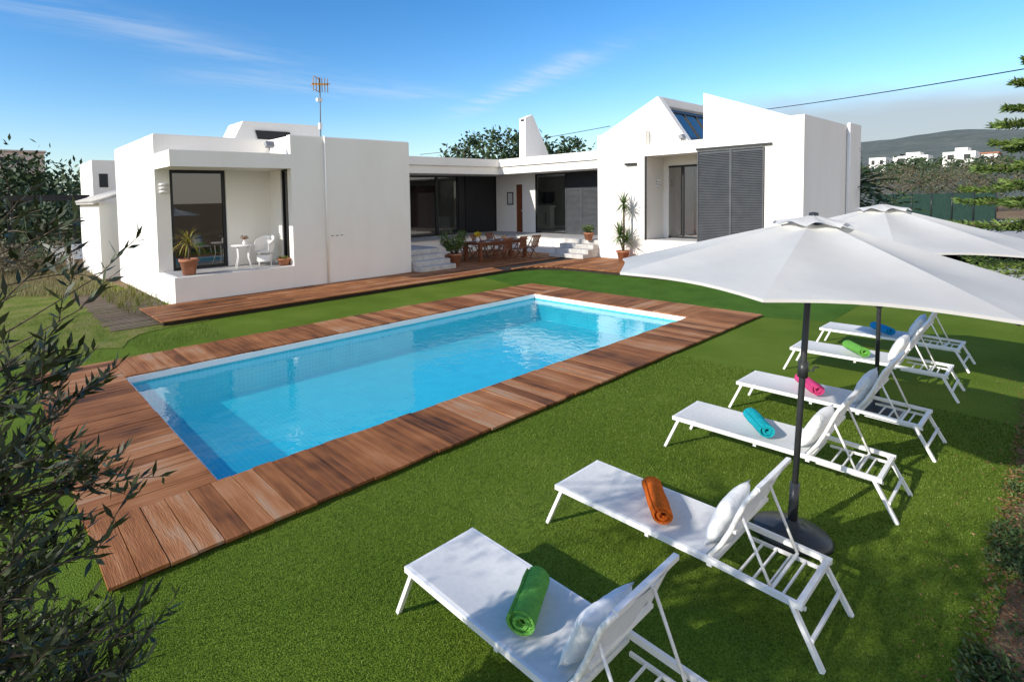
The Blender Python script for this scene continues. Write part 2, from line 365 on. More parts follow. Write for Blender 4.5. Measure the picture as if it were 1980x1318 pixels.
window('X',xr+.04,HF+.25,ry1+.1,PF,wz1,fw=.05)
b=MB();b.wall('X',xe-.25,xe,HF+.251,24,0,HT);b.wall('Y',20.8,21.06,HX0+.251,xe-.251,0,HT);b.box(HX0+.25,xe-.25,HB+.2,20.8,4.2,4.3);b.box(xr+.2,xe-.25,HF+.25,HB,4.2,4.3);P(b,'rear_wall')
b=MB();b.box(HX0+.25,xe-.25,HB+.2,20.8,PF-.1,PF);P(b,'interior_floor',tilem)
b=MB();b.box(HX0+.02,xe-.02,HB+.02,HB+.18,HT,HT+.03);P(b,'parapet_coping')
b=MB();b.box(xr+.01,xe-.01,HF+.02,HF+.23,HT,HT+.03);P(b,'parapet_coping')
b=MB();b.box(HX0+.02,HX0+.23,HB+.18,21.0,HT,HT+.03);P(b,'parapet_coping')
dpx=AY(630,400,HF).x
b=MB();b.cyl((dpx,HF-.04,.15),(dpx,HF-.04,HT+.05),.028)
for z in(.8,2.3,3.9): b.box(dpx-.04,dpx+.04,HF-.04,HF,z,z+.02)
P(b,'drainpipe',wallm)
for i in range(3):
    b=MB();xx=AY(641+i*9,468,HF).x;b.box(xx,xx+.09,HF-.006,HF,1.55,1.57);P(b,'vent_slot',blackm)
def PP(pts,Y): return [AY(x,y,Y) for x,y in pts]
b=MB();b.prism(PP([(445,285),(470,234),(618,243),(618,285)],17.6),(0,1.3,0));sl=P(b,'skylight')
b=MB();q=PP([(493,252),(560,256),(562,270),(500,274)],17.58);b.prism(q,(0,-.03,0));b.build('pane',blackm,sl)
# connecting section
XF,YF=20.2,18.0; XG,YG=21.8,19.7; RZ0,RZ1=3.74,4.46; TZ=.8
b=MB();b.prism([(xe+.01,YF,RZ0),(XF,YF,RZ0),(XF,12.36,RZ0),(27,12.36,RZ0),(27,24,RZ0),(xe+.01,24,RZ0)],(0,0,.36))
b.prism([(xe+.01,YF-.1,4.1),(XF-.1,YF-.1,4.1),(XF-.1,12.36,4.1),(27,12.36,4.1),(27,24,4.1),(xe+.01,24,4.1)],(0,0,.36));P(b,'flat_roof')
def yX(px,X): return AX(px,400,X).y
def xY(px,Y): return AY(px,400,Y).x
window('Y',YG,xe+.01,xY(845,YG),TZ,RZ0-.02,1,fw=.07,gm=glass)
window('Y',YG,xY(845,YG)+.01,xY(886,YG),TZ,RZ0-.02,1,fw=.07,gm=glass)
b=MB();b.box(xY(886,YG)+.01,xY(898,YG),YG-.03,YG+.1,TZ,RZ0-.02);P(b,'window_post',blackm)
b=MB();x0,x1=xY(900,YG),xY(958,YG);b.box(x0,x1,YG,YG+.05,TZ,RZ0-.02)
for i in range(44): z=TZ+.06+i*.065;b.box(x0+.05,x1-.05,YG-.015,YG,z,z+.035)
P(b,'shutter',blackm)
b=MB();b.box(x1+.01,XG+.15,YG-.05,YG+.12,TZ,RZ0-.02);P(b,'corner_post',blackm)
ya,yb=yX(1035,XG),yX(1095,XG)
b=MB();b.wall('X',XG,XG+.2,ya,YG-.06,TZ,RZ0-.01,[(yX(1010,XG),yX(997,XG),TZ,3.25)]);P(b,'terrace_wall')
b=MB();b.box(XG+.08,XG+.14,yX(1010,XG),yX(997,XG),TZ,3.25);dd=P(b,'door',teak)
b=MB();b.cyl((XG+.0,yX(1008,XG),1.9),(XG+.08,yX(1008,XG),1.9),.02);b.build('door_handle',white,dd)
window('X',XG,yb,ya-.01,TZ,RZ0-.02,1,fw=.07,gm=glass)
yc=yX(1160,XG)
b=MB();b.box(XG,XG+.1,yc-1.,yb-.01,TZ,RZ0-.02);P(b,'window_post',blackm)
shutter(XG-.09,(yb+yc)/2+.01,yb-.02,TZ+.02,3.0);shutter(XG-.09,yc-.1,(yb+yc)/2-.01,TZ+.02,3.0)
room=mk('room_plaster',[(.45,.44,.42),(.55,.54,.52)],.9,2)
b=MB();b.box(xe+.02,27,23.5,23.7,TZ,RZ0-.01);P(b,'interior_wall',room)
b=MB();b.box(26.6,26.8,12.4,23.49,TZ,RZ0-.01);P(b,'interior_wall',room)
b=MB();b.prism([(xe+.01,15.2,0),(13.4,15.2,0),(13.4,YF-.0,0),(XF-.3,YF,0),(XF-.3,12.36,0),(26.5,12.36,0),(26.5,23.45,0),(xe+.01,23.45,0)],(0,0,TZ-.03));P(b,'terrace_base')
b=MB();b.prism([(xe+.02,15.15,TZ-.029),(13.45,15.15,TZ-.029),(13.45,YF-.05,TZ-.029),(XF-.35,YF-.05,TZ-.029),(XF-.35,12.37,TZ-.029),(26.4,12.37,TZ-.029),(26.4,23.4,TZ-.029),(xe+.02,23.4,TZ-.029)],(0,0,.03));P(b,'terrace_floor',tilem)
b=MB();x0,x1=xY(800,21.5),xY(842,21.5);b.box(x0,x1,21.3,21.7,TZ,3.3)
for i in range(3):
    for k in range(2):
        u0=x0+.06+k*(x1-x0)/2;b.box(u0,u0+(x1-x0)/2-.1,21.28,21.3,TZ+.1+i*.8,TZ+.8+i*.8)
tag(b.build('cabinet',dteak),'tall dark wooden cabinet with panelled doors behind the terrace glazing','cabinet')
b=MB()
x0=xY(856,22)
for i in range(12): b.box(x0+i*.09,x0+i*.09+.07,22.6,22.68,TZ+.15,TZ+.8)
b.box(x0,x0+1.06,22.62,22.66,TZ+.2,TZ+.24);b.box(x0,x0+1.06,22.62,22.66,TZ+.7,TZ+.74)
tag(b.build('radiator',white),'white column radiator standing indoors by the terrace glazing','radiator')
b=MB();p0=AX(1043,372,25.5);p1=AX(1072,393,25.5);b.box(25.45,25.55,p1.y,p0.y,p1.z,p0.z);tag(b.build('television',blackm,bev=.01),'black flat television on the living room wall above the fireplace','television')
b=MB();p0=AX(1043,400,25.3);p1=AX(1068,440,25.3);b.wall('X',25.1,25.5,p1.y,p0.y,TZ,p0.z,[(p1.y+.25,p0.y-.25,TZ+.2,p0.z-.3)]);b.box(25.0,25.5,p1.y-.1,p0.y+.1,p0.z,p0.z+.08);tag(b.build('fireplace',white),'white fireplace surround seen through the terrace window','fireplace')
b=MB();p0=AX(981,372,XG);p1=AX(993,396,XG);b.wall('X',XG-.03,XG-.003,p1.y,p0.y,p1.z,p0.z,[(p1.y+.05,p0.y-.05,p1.z+.05,p0.z-.05)])
pf=empty('picture_frame',(XG,p1.y,p1.z),'small black framed picture on the terrace wall','picture');b.build('frame',blackm,pf)
b=MB();b.box(XG-.015,XG-.002,p1.y+.05,p0.y-.05,p1.z+.05,p0.z-.05);b.build('print',mk('botanical_print',[(.7,.7,.68),(.75,.74,.7),(.2,.2,.19)],.8,9,pos=[0,.75,1]),pf)
# right wing
WX=19.5; WY0=AX(1553,400,WX).y; WY1=AX(1156,400,WX).y; oy1=yX(1248,WX); oy0=yX(1478,WX); OZ0,OZ1=.9,4.03
def PX_(pts,X): return [AX(x,y,X) for x,y in pts]
fy=AX(1360,250,WX).y
b=MB();b.wall('X',WX,WX+.3,oy1,WY1,0,5.0);b.box(WX,WX+.3,WY0,oy1,0,OZ0);b.box(WX,WX+.3,WY0,oy0,OZ0,OZ1);P(b,'front_wall')
b=MB();t0=AX(1360,180,WX).z;t1=AX(1527,224,WX);t2=AX(1553,221,WX).z
b.prism([(WX,fy,OZ1),(WX,fy,t0),(WX,t1.y,t1.z),(WX,WY0,t2),(WX,WY0,OZ1)],(.3,0,0));P(b,'fin_wall')
b=MB();b.box(WX,WX+1.4,fy+.001,oy1,OZ1,4.46);P(b,'lintel')
gp=PX_([(1157,262),(1272,186),(1330,272)],WX+.31);gp[0].y=WY1
pk=gp[1];ft=gp[2];GX=WX+.31
# solid front gable leaf, then the roof body behind it with a clerestory band recessed in its steep side
b=MB();b.prism([gp[0],pk,ft,Vector((GX,ft.y,4.3)),Vector((GX,WY1,4.3))],(.34,0,0));P(b,'gable_wall')
def inset(v,dy,dz): return Vector((GX+.341,v.y+dy,v.z+dz))
b=MB();b.prism([inset(gp[0],0,0),inset(pk,0,0),inset(pk,0,-.3),inset(pk,.3,-.42),inset(ft,.22,0),Vector((GX+.341,ft.y+.22,4.3)),Vector((GX+.341,WY1,4.3))],(5.6,0,0));P(b,'gable_roof')
dn=(ft-pk)
e0=pk+dn*.27;e1=pk+dn*.97;nrm=Vector((0,(e1.z-e0.z),-(e1.y-e0.y))).normalized()
if nrm.y>0:nrm=-nrm
def gpt(s,x,o=-.09): return e0.lerp(e1,s)+Vector((x,0,0))+nrm*o
gw=MB()
for (s0,s1,a,c_) in [(0,.1,.345,5.9),(.9,1,.345,5.9)]+[(.1,.9,.345+i*1.0,.42+i*1.0) for i in range(6)]:
    gw.prism([gpt(s0,a),gpt(s0,c_),gpt(s1,c_),gpt(s1,a)],nrm*.07)
gwo=gw.build('window',blackm,villa)
gl2=mk('dark_roof_glass',[(.015,.025,.035),(.025,.04,.05)],.06,2,spec=.7)
for i in range(5):
    gw=MB();a=.42+i*1.0;gw.quad(gpt(.1,a,-.06),gpt(.1,a+.925,-.06),gpt(.9,a+.925,-.06),gpt(.9,a,-.06));gw.build('pane',gl2,gwo,rc=False)
b=MB();b.wall('Y',WY0+.001,WY0+.3,WX+.301,25.9,0,t2);b.box(24.4,25.95,WY0-.08,WY0,0,t2+.08);P(b,'side_wall')
b=MB();b.wall('Y',WY1-.3,WY1-.001,WX+.301,26,0,4.3);b.box(25.6,25.9,WY0+.3,WY1-.3,0,4.3);b.box(WX+.3,25.6,WY0+.3,WY1-.3,4.15,4.28);P(b,'rear_wall')
b=MB();b.box(WX+.301,25.6,WY0+.3,WY1-.3,.6,OZ0-.002);P(b,'interior_floor',tilem)
b=MB();b.box(WX+.301,WX+1.4,oy1,oy1+.2,OZ0,OZ1);P(b,'recess_wall')
b=MB();b.box(WX+1.4,WX+1.6,oy1-.2,WY1-.31,OZ0,4.14);P(b,'recess_wall')
dl,dr=yX(1285,WX+1.4),yX(1348,WX+1.4)
window('X',WX+1.42,dr-.1,dl-.05,OZ0,OZ1-.35,2,fw=.07,gm=rglass,name='door')
b=MB();b.box(WX+1.4,WX+1.55,WY0+.3,dr-.1,OZ0,OZ1);P(b,'interior_wall',room)
b=MB();b.box(WX+1.4,WX+1.5,dr-.1,oy1-.2,OZ1-.34,OZ1+.12);P(b,'door_header',wallm)
b=MB();yy=(dl+dr)/2;b.box(23.2,23.7,yy-.15,yy+.35,OZ0,OZ0+1.0);b.box(23.15,23.75,yy-.2,yy+.4,OZ0+1.0,OZ0+1.05);tag(b.build('side_cabinet',white),'small white cabinet indoors behind the right wing glass door','cabinet')
sy=[yX(1347,WX-.1),yX(1411,WX-.1),yX(1475,WX-.1)]
shutter(WX-.07,sy[1]+.002,sy[0],OZ0+.02,OZ1+.02);shutter(WX-.07,sy[2],sy[1]-.002,OZ0+.02,OZ1+.02)
b=MB();b.box(WX-.09,WX-.002,yX(1492,WX),sy[0]+.05,OZ1+.06,OZ1+.12);P(b,'shutter_rail',blackm)
b=MB();b.box(WX-.02,WX-.002,oy1-.05,oy1+.03,OZ0,OZ1);P(b,'guide_rail',blackm)
b=MB();pv=AX(1221,317,WX);b.box(WX-.12,WX,pv.y-.22,pv.y+.22,pv.z-.05,pv.z+.03);P(b,'vent_hood',blackm)
b=MB();b.cyl((24.3,WY0-.06,.1),(24.3,WY0-.06,t2+.02),.05);P(b,'drainpipe',white)
cq=PP([(1016,306),(1016,228),(1030,222),(1064,306)],20.5)
b=MB();b.prism(cq,(0,.45,0));ch=P(b,'chimney')
b=MB();q=[v+Vector((0,.1,0)) for v in PP([(1016,234),(1016,230)],20.5)];q2=[v+Vector((0,.25,0)) for v in q]
b.prism([q[0],q[1],q2[1],q2[0]],(-.012,0,0));b.build('flue_slot',blackm,ch)
def wall_lamp(p,label):
    r=empty('wall_lamp',p,label,'lamp');b=MB();x,y,z=p
    b.box(x-.07,x+.07,y-.02,y-.002,z-.16,z+.16);b.build('back_plate',white,r)
    b=MB()
    for k in range(3): b.tube([(x-.1,y-.02,z-.1+k*.1),(x-.07,y-.1,z-.1+k*.1),(x+.07,y-.1,z-.1+k*.1),(x+.1,y-.02,z-.1+k*.1)],.035,8)
    b.build('lamp_shade',white,r)
wall_lamp(AY(316,364,HB),'white ribbed wall lamp left of the porch window')
wall_lamp(AY(1271,354,oy1),'white ribbed wall lamp in the recess beside the large shutters')
def flood(p,label):
    r=empty('floodlight',p,label,'lamp');x,y,z=p
    b=MB();b.cyl((x,y,z),(x,y,z+.12),.015);b.bar((x-.12,y,z+.1),(x+.12,y,z+.1),.02,.02);b.build('bracket',blackm,r)
    b=MB();b.bar((x,y-.07,z+.2),(x,y+.05,z+.14),.26,.16);b.build('housing',mk('grey_housing',[(.25,.25,.26),(.35,.35,.36)],.5),r,bev=.01)
flood(AY(521,290,HF+.3)-Vector((0,0,.02)),'small grey floodlight on the porch canopy')
p=AX(1318,270,WX+.2);p.z=4.46;flood(p,'small grey floodlight on the lintel under the gable window')
def steps(y0,y1,x0,x1,ax,label):
    b=MB();n=4
    for i in range(n):
        z1=DZ+(TZ-DZ)*(i+1)/n-.004
        if ax=='Y': b.box(x0,x1-.0,y0+(y1-y0)*i/n,y1,DZ+.002 if i==0 else DZ+(TZ-DZ)*i/n-.004,z1)
        else: b.box(x0+(x1-x0)*i/n,x1,y0,y1,DZ+.002 if i==0 else DZ+(TZ-DZ)*i/n-.004,z1)
    tag(b.build('steps',concm,bev=.012),label,'steps')
steps(13.95,15.14,xe+.08,13.3,'Y','pale stone steps against the corner of the left white block')
steps(12.1,13.7,18.4,XF-.36,'X','pale stone steps beside the tall yucca, right of the dining table')
# ---------------------------------------------------------------- antenna and cables
ap=AY(620,262,HF+.4);ap.z=4.5
an=empty('antenna',ap,'television antenna with yellow elements on the left flat roof','antenna');x,y,z=ap
ztop=AY(622,158,HF+.4).z
b=MB();b.cyl((x,y,z-.1),(x+.03,y,ztop+.1),.018);b.build('mast',mk('galvanised',[(.12,.12,.13),(.2,.2,.2)],.5,metal=.2),an)
yel=mk('yellow_plastic',[(.42,.19,.01),(.5,.25,.02)],.6)
b=MB();zz=ztop-.1
b.bar((x-.25,y,zz),(x+.35,y,zz+.05),.03,.03)
for i in range(6):
    u=x-.2+i*.1;b.cyl((u,y-.16,zz+(u-x)*.1),(u,y+.16,zz+(u-x)*.1),.012,n=6);b.cyl((u,y,zz-.22),(u,y,zz+.22),.012,n=6)
for k in (-1,1):
    b.bar((x-.25,y-.16,zz+k*.2),(x+.1,y+.16,zz+k*.2),.018,.018)
b.build('element',yel,an)
b=MB();b.box(x-.1,x+.08,y-.05,y+.05,ztop-.62,ztop-.52);b.build('amplifier',white,an)
b=MB();b.box(x-.05,x+.05,y-.04,y+.04,z+.35,z+.55);b.build('splitter_box',white,an)
def cable(p0,p1,sag,label,r=.018):
    p0=Vector(p0);p1=Vector(p1);b=MB();b.tube([p0.lerp(p1,i/24)+Vector((0,0,-sag*4*(i/24)*(1-i/24))) for i in range(25)],r,6)
    tag(b.build('power_cable',blackm),label,'cable')
a0=CAM+ray(1955,127)*19;a1=CAM+ray(1462,209)*34
cable(a0+(a0-a1).normalized()*8,a1+(a1-a0)*.4,.25,'black overhead cable crossing the sky at the upper right',.022)
a0=CAM+ray(1180,244)*33;a1=CAM+ray(812,299)*40
cable(a0,a1,.15,'black overhead cable behind the chimney and dark tree',.02)
# ---------------------------------------------------------------- sun loungers
def leglounger():
    r=empty('sun_lounger',(0,0,0),'x','sun lounger');w=.29;z=.325;L=1.66;hy=-1.16
    b=MB()
    for s in(-1,1):
        b.bar((s*w,0,z),(s*w,hy,z),.028,.038);b.bar((s*w,hy,z),(s*w,-L,z-.02),.028,.034)
        b.bar((s*(w-.06),hy-.05,z-.05),(s*(w-.06),-L,z-.06),.018,.02)
    b.bar((-w,-.015,z),(w,-.015,z),.03,.034);b.bar((-w,hy,z-.03),(w,hy,z-.03),.03,.03);b.bar((-w,-L+.02,z-.02),(w,-L+.02,z-.02),.03,.03);b.bar((-w,-.75,z-.04),(w,-.75,z-.04),.025,.02)
    for k in range(4): b.bar((-w+.06,hy-.14-k*.08,z-.05),(w-.06,hy-.14-k*.08,z-.05),.01,.014)
    b.build('frame',white,r)
    for s in(-1,1):
        for y0,y1 in((-.06,.07),(-L+.06,-L-.1)):
            b=MB();b.bar((s*w,y0,z-.01),(s*(w+.015),y1,.002),.024,.032,up=(1,0,0));b.build('leg',white,r)
    b=MB();b.bar((-w,-L-.045,.14),(w,-L-.045,.14),.018,.02);b.build('stretcher',white,r)
    b=MB();n=8;mm=14
    vs=[]
    for i in range(mm+1):
        for j in range(n+1):
            u=j/n;v=i/mm;vs.append((-w+.01+(2*w-.02)*u,-.02+(hy+.04)*v,z+.023-.022*math.sin(math.pi*u)*min(1,4*v*(1-v)+.2)))
    b.add(vs,[(i*(n+1)+j,i*(n+1)+j+1,(i+1)*(n+1)+j+1,(i+1)*(n+1)+j) for i in range(mm) for j in range(n)],True);b.build('seat_sling',sling,r,rc=False)
    prof=[(hy,z+.02),(hy-.07,z+.13),(hy-.12,z+.24),(hy-.165,z+.36),(hy-.205,z+.46),(hy-.265,z+.56)]
    np_=len(prof);b=MB()
    for s in(-1,1): b.tube([(s*(w-.012),a,c) for a,c in prof],.015,8)
    b.bar((-w+.012,prof[-1][0],prof[-1][1]),(w-.012,prof[-1][0],prof[-1][1]),.026,.024);b.bar((-w+.012,prof[2][0]-.02,prof[2][1]),(w-.012,prof[2][0]-.02,prof[2][1]),.02,.02)
    bk=b.build('backrest',white,r)
    b=MB();vs=[]
    for (y_,z_) in prof:
        for j in range(7): u=j/6;vs.append((-w+.02+(2*w-.04)*u,y_-.03*math.sin(math.pi*u)+.004,z_-.0))
    b.add(vs,[(i*7+j,i*7+j+1,(i+1)*7+j+1,(i+1)*7+j) for i in range(np_-1) for j in range(6)],True);b.build('back_sling',sling,bk,rc=False)
    b=MB()
    for s in(-1,1):
        b.tube([(s*(w-.04),prof[3][0],prof[3][1]),(s*(w-.05),hy-.33,z-.03)],.009,6)
    b.bar((-w+.05,hy-.33,z-.03),(w-.05,hy-.33,z-.03),.015,.015);b.build('prop',white,r)
    return r
proto=leglounger()
LX=[1.99,3.49,5.5,7.08,9.2,10.85];LY=[2.6,2.56,2.57,2.53,2.58,2.62]
names=['nearest sun lounger, with a green rolled towel, at the bottom of the photo','sun lounger with the orange rolled towel, beside the umbrella base','sun lounger with the turquoise rolled towel, third from the camera','sun lounger with the pink rolled towel, beside the second umbrella pole','sun lounger with the green towel next to the blue-towel one, fifth from the camera','farthest sun lounger, with a blue rolled towel']
pos=['nearest sun lounger','lounger beside the umbrella base','third lounger from the camera','lounger beside the second umbrella pole','fifth lounger from the camera','farthest sun lounger']
def pillow(x,y,label,g):
    b=MB();n=14;w,h,t=.43,.36,.058;vs=[];ph=U(0,6)
    for sgn in(1,-1):
        for i in range(n+1):
            for j in range(n+1):
                u=-1+2*i/n;v=-1+2*j/n
                th=t*max(0,(1-abs(u)**3.2))**.55*max(0,(1-abs(v)**3.2))**.55
                th*=1+.14*math.sin(3*u+ph)*math.cos(2.5*v+ph)
                ed=1-.10*(1-u*u*v*v)*(max(abs(u),abs(v)))**6
                vs.append((u*w/2*ed,sgn*th+R.gauss(0,.0015),v*h/2*ed))
    N=(n+1)**2
    fs=[(i*(n+1)+j,i*(n+1)+j+1,(i+1)*(n+1)+j+1,(i+1)*(n+1)+j) for i in range(n) for j in range(n)]
    b.add(vs,fs+[tuple(N+k for k in q)[::-1] for q in fs],True)
    o=b.build('cushion',cush,rc=False);o.location=(x,y-.04,.52);o.rotation_euler=(math.radians(24),U(-.07,.07),U(-.07,.07))
    md=o.modifiers.new('weld','WELD');md.merge_threshold=.008
    tag(o,label,'cushion',g)
def towel(p0,p1,mt,label,r=.068):
    p0=Vector(p0);p1=Vector(p1);d=(p1-p0).normalized();a=Vector((0,0,1));s=d.cross(a).normalized()
    o=MB();turn=3.6;N=64;th=.0105
    prof=[]
    for i in range(N+1):
        t=i/N;ang=-t*turn*2*math.pi;rr=.01+(r-.012)*t;prof.append((ang,rr))
    L=(p1-p0).length;K=6;vs=[]
    for k in range(K+1):
        kk=k/K;fl=R.uniform(.95,1.04)
        for e in(-th*.72,th*.72):
            for (ang,rr) in prof:
                q=(rr+e)*fl;off=.014*math.sin(ang*.5+3*kk)*(2*kk-1)
                vs.append(p0+d*(L*kk+off)+s*(math.cos(ang)*q*1.06)+a*(math.sin(ang)*q*.9))
    M_=N+1;fs=[];S=2*M_
    for k in range(K):
        for i in range(N):
            fs+=[(S*k+M_+i,S*k+M_+i+1,S*(k+1)+M_+i+1,S*(k+1)+M_+i),(S*k+i,S*(k+1)+i,S*(k+1)+i+1,S*k+i+1)]
        fs+=[(S*k+N,S*k+M_+N,S*(k+1)+M_+N,S*(k+1)+N)]
    for i in range(N): fs+=[(i,i+1,M_+i+1,M_+i),(S*K+i,S*K+M_+i,S*K+M_+i+1,S*K+i+1)]
    o.add(vs,fs,True);ob=o.build('towel',mt);tag(ob,label,'towel','rolled towels on the loungers')
    md=ob.modifiers.new('e','EDGE_SPLIT');md.split_angle=math.radians(60)
tm=[greent,orant,cyant,pinkt,greent,bluet];tn=['rolled green towel on the nearest sun lounger','rolled orange towel on a white sun lounger','rolled turquoise towel on the third white lounger','rolled pink towel on the lounger by the second umbrella pole','rolled green towel on the fifth lounger, farther of the two green ones','rolled blue towel on the farthest lounger']
for i in range(6):
    o=proto if i==0 else copytree(proto)
    o.location=(LX[i]+.295,LY[i],0);o['label']='white '+names[i];o['group']='white sun loungers in a row beside the pool'
    o.rotation_euler[2]=[0,.0,.012,-.01,.01,-.012][i]
    pillow(LX[i]+.3,LY[i]-1.12,'plump white cushion propped on the '+pos[i],'white cushions on the loungers')
    if i==0: towel((LX[0]+.12,1.77,.42),(LX[0]+.47,1.93,.42),tm[0],tn[0])
    else: towel((LX[i]+.1,1.74,.42),(LX[i]+.44,1.99,.42),tm[i],tn[i])
# ---------------------------------------------------------------- umbrellas
def umbrella():
    r=empty('patio_umbrella',(0,0,0),'x','umbrella');Hh=2.46;Rr=1.42;rim=1.995
    b=MB();b.lathe((0,0,0),[(0,.0),(.26,.0),(.262,.03),(.24,.055),(.12,.085),(.06,.1),(.045,.13),(0,.13)],32);b.build('base',polem,r)
    b=MB();b.cyl((0,0,.1),(0,0,.42),.032);b.cyl((.03,0,.33),(.065,0,.33),.01);b.build('stand_tube',polem,r)
    b=MB();b.cyl((0,0,.1),(0,0,Hh-.02),.021);b.build('pole',polem,r)
    b=MB();b.cyl((0,0,1.24),(0,0,1.36),.034);b.tube([(0,-.03,1.3),(0,-.06,1.3),(.03,-.065,1.33),(.035,-.09,1.33)],.007);b.build('crank',polem,r)
    n=8;sub=8;rad=12;a0=math.radians(96)
    def surf(kp,j,t,R_,zt,zr,sag):
        loc=j/sub;a=a0+(kp+loc)*2*math.pi/n;c=math.cos(math.pi/n)/math.cos((loc-.5)*2*math.pi/n);q=1-4*(loc-.5)**2
        rr=R_*t*(c-.018*q*t)
        zz=zt+(zr-zt)*(t**1.04)-sag*q*math.sin(math.pi*min(t,.98))+.03*q*t*t
        if R_>1: zz+=.004*math.sin(9*t+kp*2.1+3*loc)*q
        return (math.cos(a)*rr,math.sin(a)*rr,zz)
    b=MB();hm=MB();m_=sub+1
    for kp in range(n):
        vs=[surf(kp,j,max(.09,i/rad),Rr,Hh-.02,rim,.045) for i in range(rad+1) for j in range(m_)]
        b.add(vs,[(i*m_+j,i*m_+j+1,(i+1)*m_+j+1,(i+1)*m_+j) for i in range(rad) for j in range(sub)],True)
        for j in range(sub):
            p=Vector(surf(kp,j,1,Rr,Hh-.02,rim,.045));q=Vector(surf(kp,j+1,1,Rr,Hh-.02,rim,.045));hm.quad(p,q,q-Vector((0,0,.018)),p-Vector((0,0,.018)))
    cn=b.build('canopy',canv,r,rc=False);hm.build('hem',canv,cn,rc=False)
    b=MB()
    for kp in range(n):
        vs=[]
        for i in range(4):
            t=[.05,.35,.7,1][i]
            for j in range(m_):
                x,y,z=surf(kp,j,t,.26,Hh+.008,Hh-.078,.004);z+=.01*math.sin(j*math.pi/sub*2)*t;vs.append((x,y,z))
        b.add(vs,[(i*m_+j,i*m_+j+1,(i+1)*m_+j+1,(i+1)*m_+j) for i in range(3) for j in range(sub)],True)
    b.build('vent',canv,r,rc=False)
    b=MB();b.lathe((0,0,Hh+.005),[(.03,-.03),(.03,.015),(0,.022)]);b.build('finial',polem,r)
    b=MB();b.cyl((0,0,1.86),(0,0,1.93),.035);b.build('hub',polem,r)
    for k in range(8):
        a=a0+k*math.pi/4;c,s_=math.cos(a),math.sin(a)
        b=MB();b.bar((c*.03,s_*.03,Hh-.06),(c*Rr*.985,s_*Rr*.985,rim-.02),.012,.015);b.bar((c*.04,s_*.04,1.9),(c*Rr*.5,s_*Rr*.5,(Hh+rim)/2-.04),.012,.016);b.build('rib',polem,r)
    return r
um=umbrella();u1=G(1530,1035);um.location=u1
um.rotation_euler=(math.radians(2.0),math.radians(2.2),0)
tag(um,'large white canvas umbrella nearest the camera, over the orange-towel lounger','umbrella','white garden umbrellas')
u2=copytree(um);u2.location=G(1693,792);u2.rotation_euler=(math.radians(.5),0,.15)
tag(u2,'farther white canvas umbrella, partly hidden behind the nearest one','umbrella','white garden umbrellas')
# ---------------------------------------------------------------- pots and plants
def pot(r_,c,R0,h,mt=terra):
    b=MB();b.lathe(c,[(0,0),(R0*.66,0),(R0*.92,h*.82),(R0*1.05,h*.83),(R0*1.05,h),(R0*.9,h),(R0*.86,h*.88),(0,h*.88)],20);b.build('pot',mt,r_)
    b=MB();b.lathe((c[0],c[1],c[2]+h*.9),[(R0*.87,0),(0,.01)],16);b.build('soil',soil,r_)
def rosette(b,c,n,L,w,droop,lo=-.2,hi=1.2):
    for i in range(n):
        a=i*2.399+U(-.3,.3);e=lo+(hi-lo)*i/n+U(-.1,.1);b.blade(c,(math.cos(a)*math.cos(e),math.sin(a)*math.cos(e),math.sin(e)),L*U(.8,1.1),w,droop,4)
yg=mk('yellowing_leaf',[(.08,.12,.015),(.24,.22,.03),(.48,.32,.07)],.6,4,isl=1)
c=AY(367,524,HF+.3);c.z=PF+.014;c.y=HF+.35
r_=empty('potted_plant',c,'yellowing spiky dracaena in a terracotta pot on the porch ledge','plant');pot(r_,c,.24,.42)
b=MB();b.tube([c+Vector((0,0,.36)),c+Vector((.03,0,.65)),c+Vector((.0,0,.85))],.03);b.build('stem',bark,r_)
b=MB();rosette(b,c+Vector((0,0,.82)),70,.66,.035,1.3,-.3,1.3);b.build('foliage',yg,r_,rc=False)
c=AY(549,507,HF+.3);c.z=PF+.014
r_=empty('potted_plant',c,'low terracotta bowl of succulents at the right end of the porch ledge','plant');pot(r_,c,.2,.2)
b=MB()
for i in range(9): rosette(b,c+Vector((U(-.1,.1),U(-.1,.1),.18)),10,.14,.03,.4,0,1.2)
b.build('foliage',yg,r_,rc=False)
def bush(label,c,R0,h,fr,fh,n,mt=green,ls=.1):
    r_=empty('potted_plant',c,label,'plant');pot(r_,c,R0,h);c=Vector(c)
    b=MB();st=MB()
    for i in range(n):
        a=U(0,6.28);rr=fr*math.sqrt(U(0,1));top=c+Vector((math.cos(a)*rr,math.sin(a)*rr,h+fh*U(.4,1)*(1-.3*rr/fr)))
        p0=c+Vector((math.cos(a)*R0*.3,math.sin(a)*R0*.3,h*.9));st.tube([p0,p0.lerp(top,.5)+Vector((0,0,.05)),top],.006,5)
        for k in range(14):
            p=p0.lerp(top,.3+.7*k/13);b.leaf(p,(U(-1,1),U(-1,1),U(-.1,1)),ls*U(.7,1.2),ls*.35)
    st.build('stem',bark,r_);b.build('foliage',mt,r_,rc=False)
bush('large leafy shrub in a terracotta pot beside the left stone steps',(14.0,14.75,DZ),.27,.42,.6,1.05,60,green,.14)
bush('small flowering plant in a terracotta pot on the right stone steps',(19.35,12.45,TZ+.0),.2,.3,.28,.38,24,green,.1)
c=Vector((19.0,10.75,DZ));r_=empty('potted_plant',c,'tall two-headed yucca in a terracotta pot against the villa wall','plant');pot(r_,c,.24,.38)
b=MB();b.tube([c+Vector((0,0,.3)),c+Vector((.05,.0,1.)),c+Vector((0,-.03,2.2))],[.05,.045,.035]);b.tube([c+Vector((.05,0,.3)),c+Vector((-.05,.1,.8))],.035);b.build('stem',bark,r_)
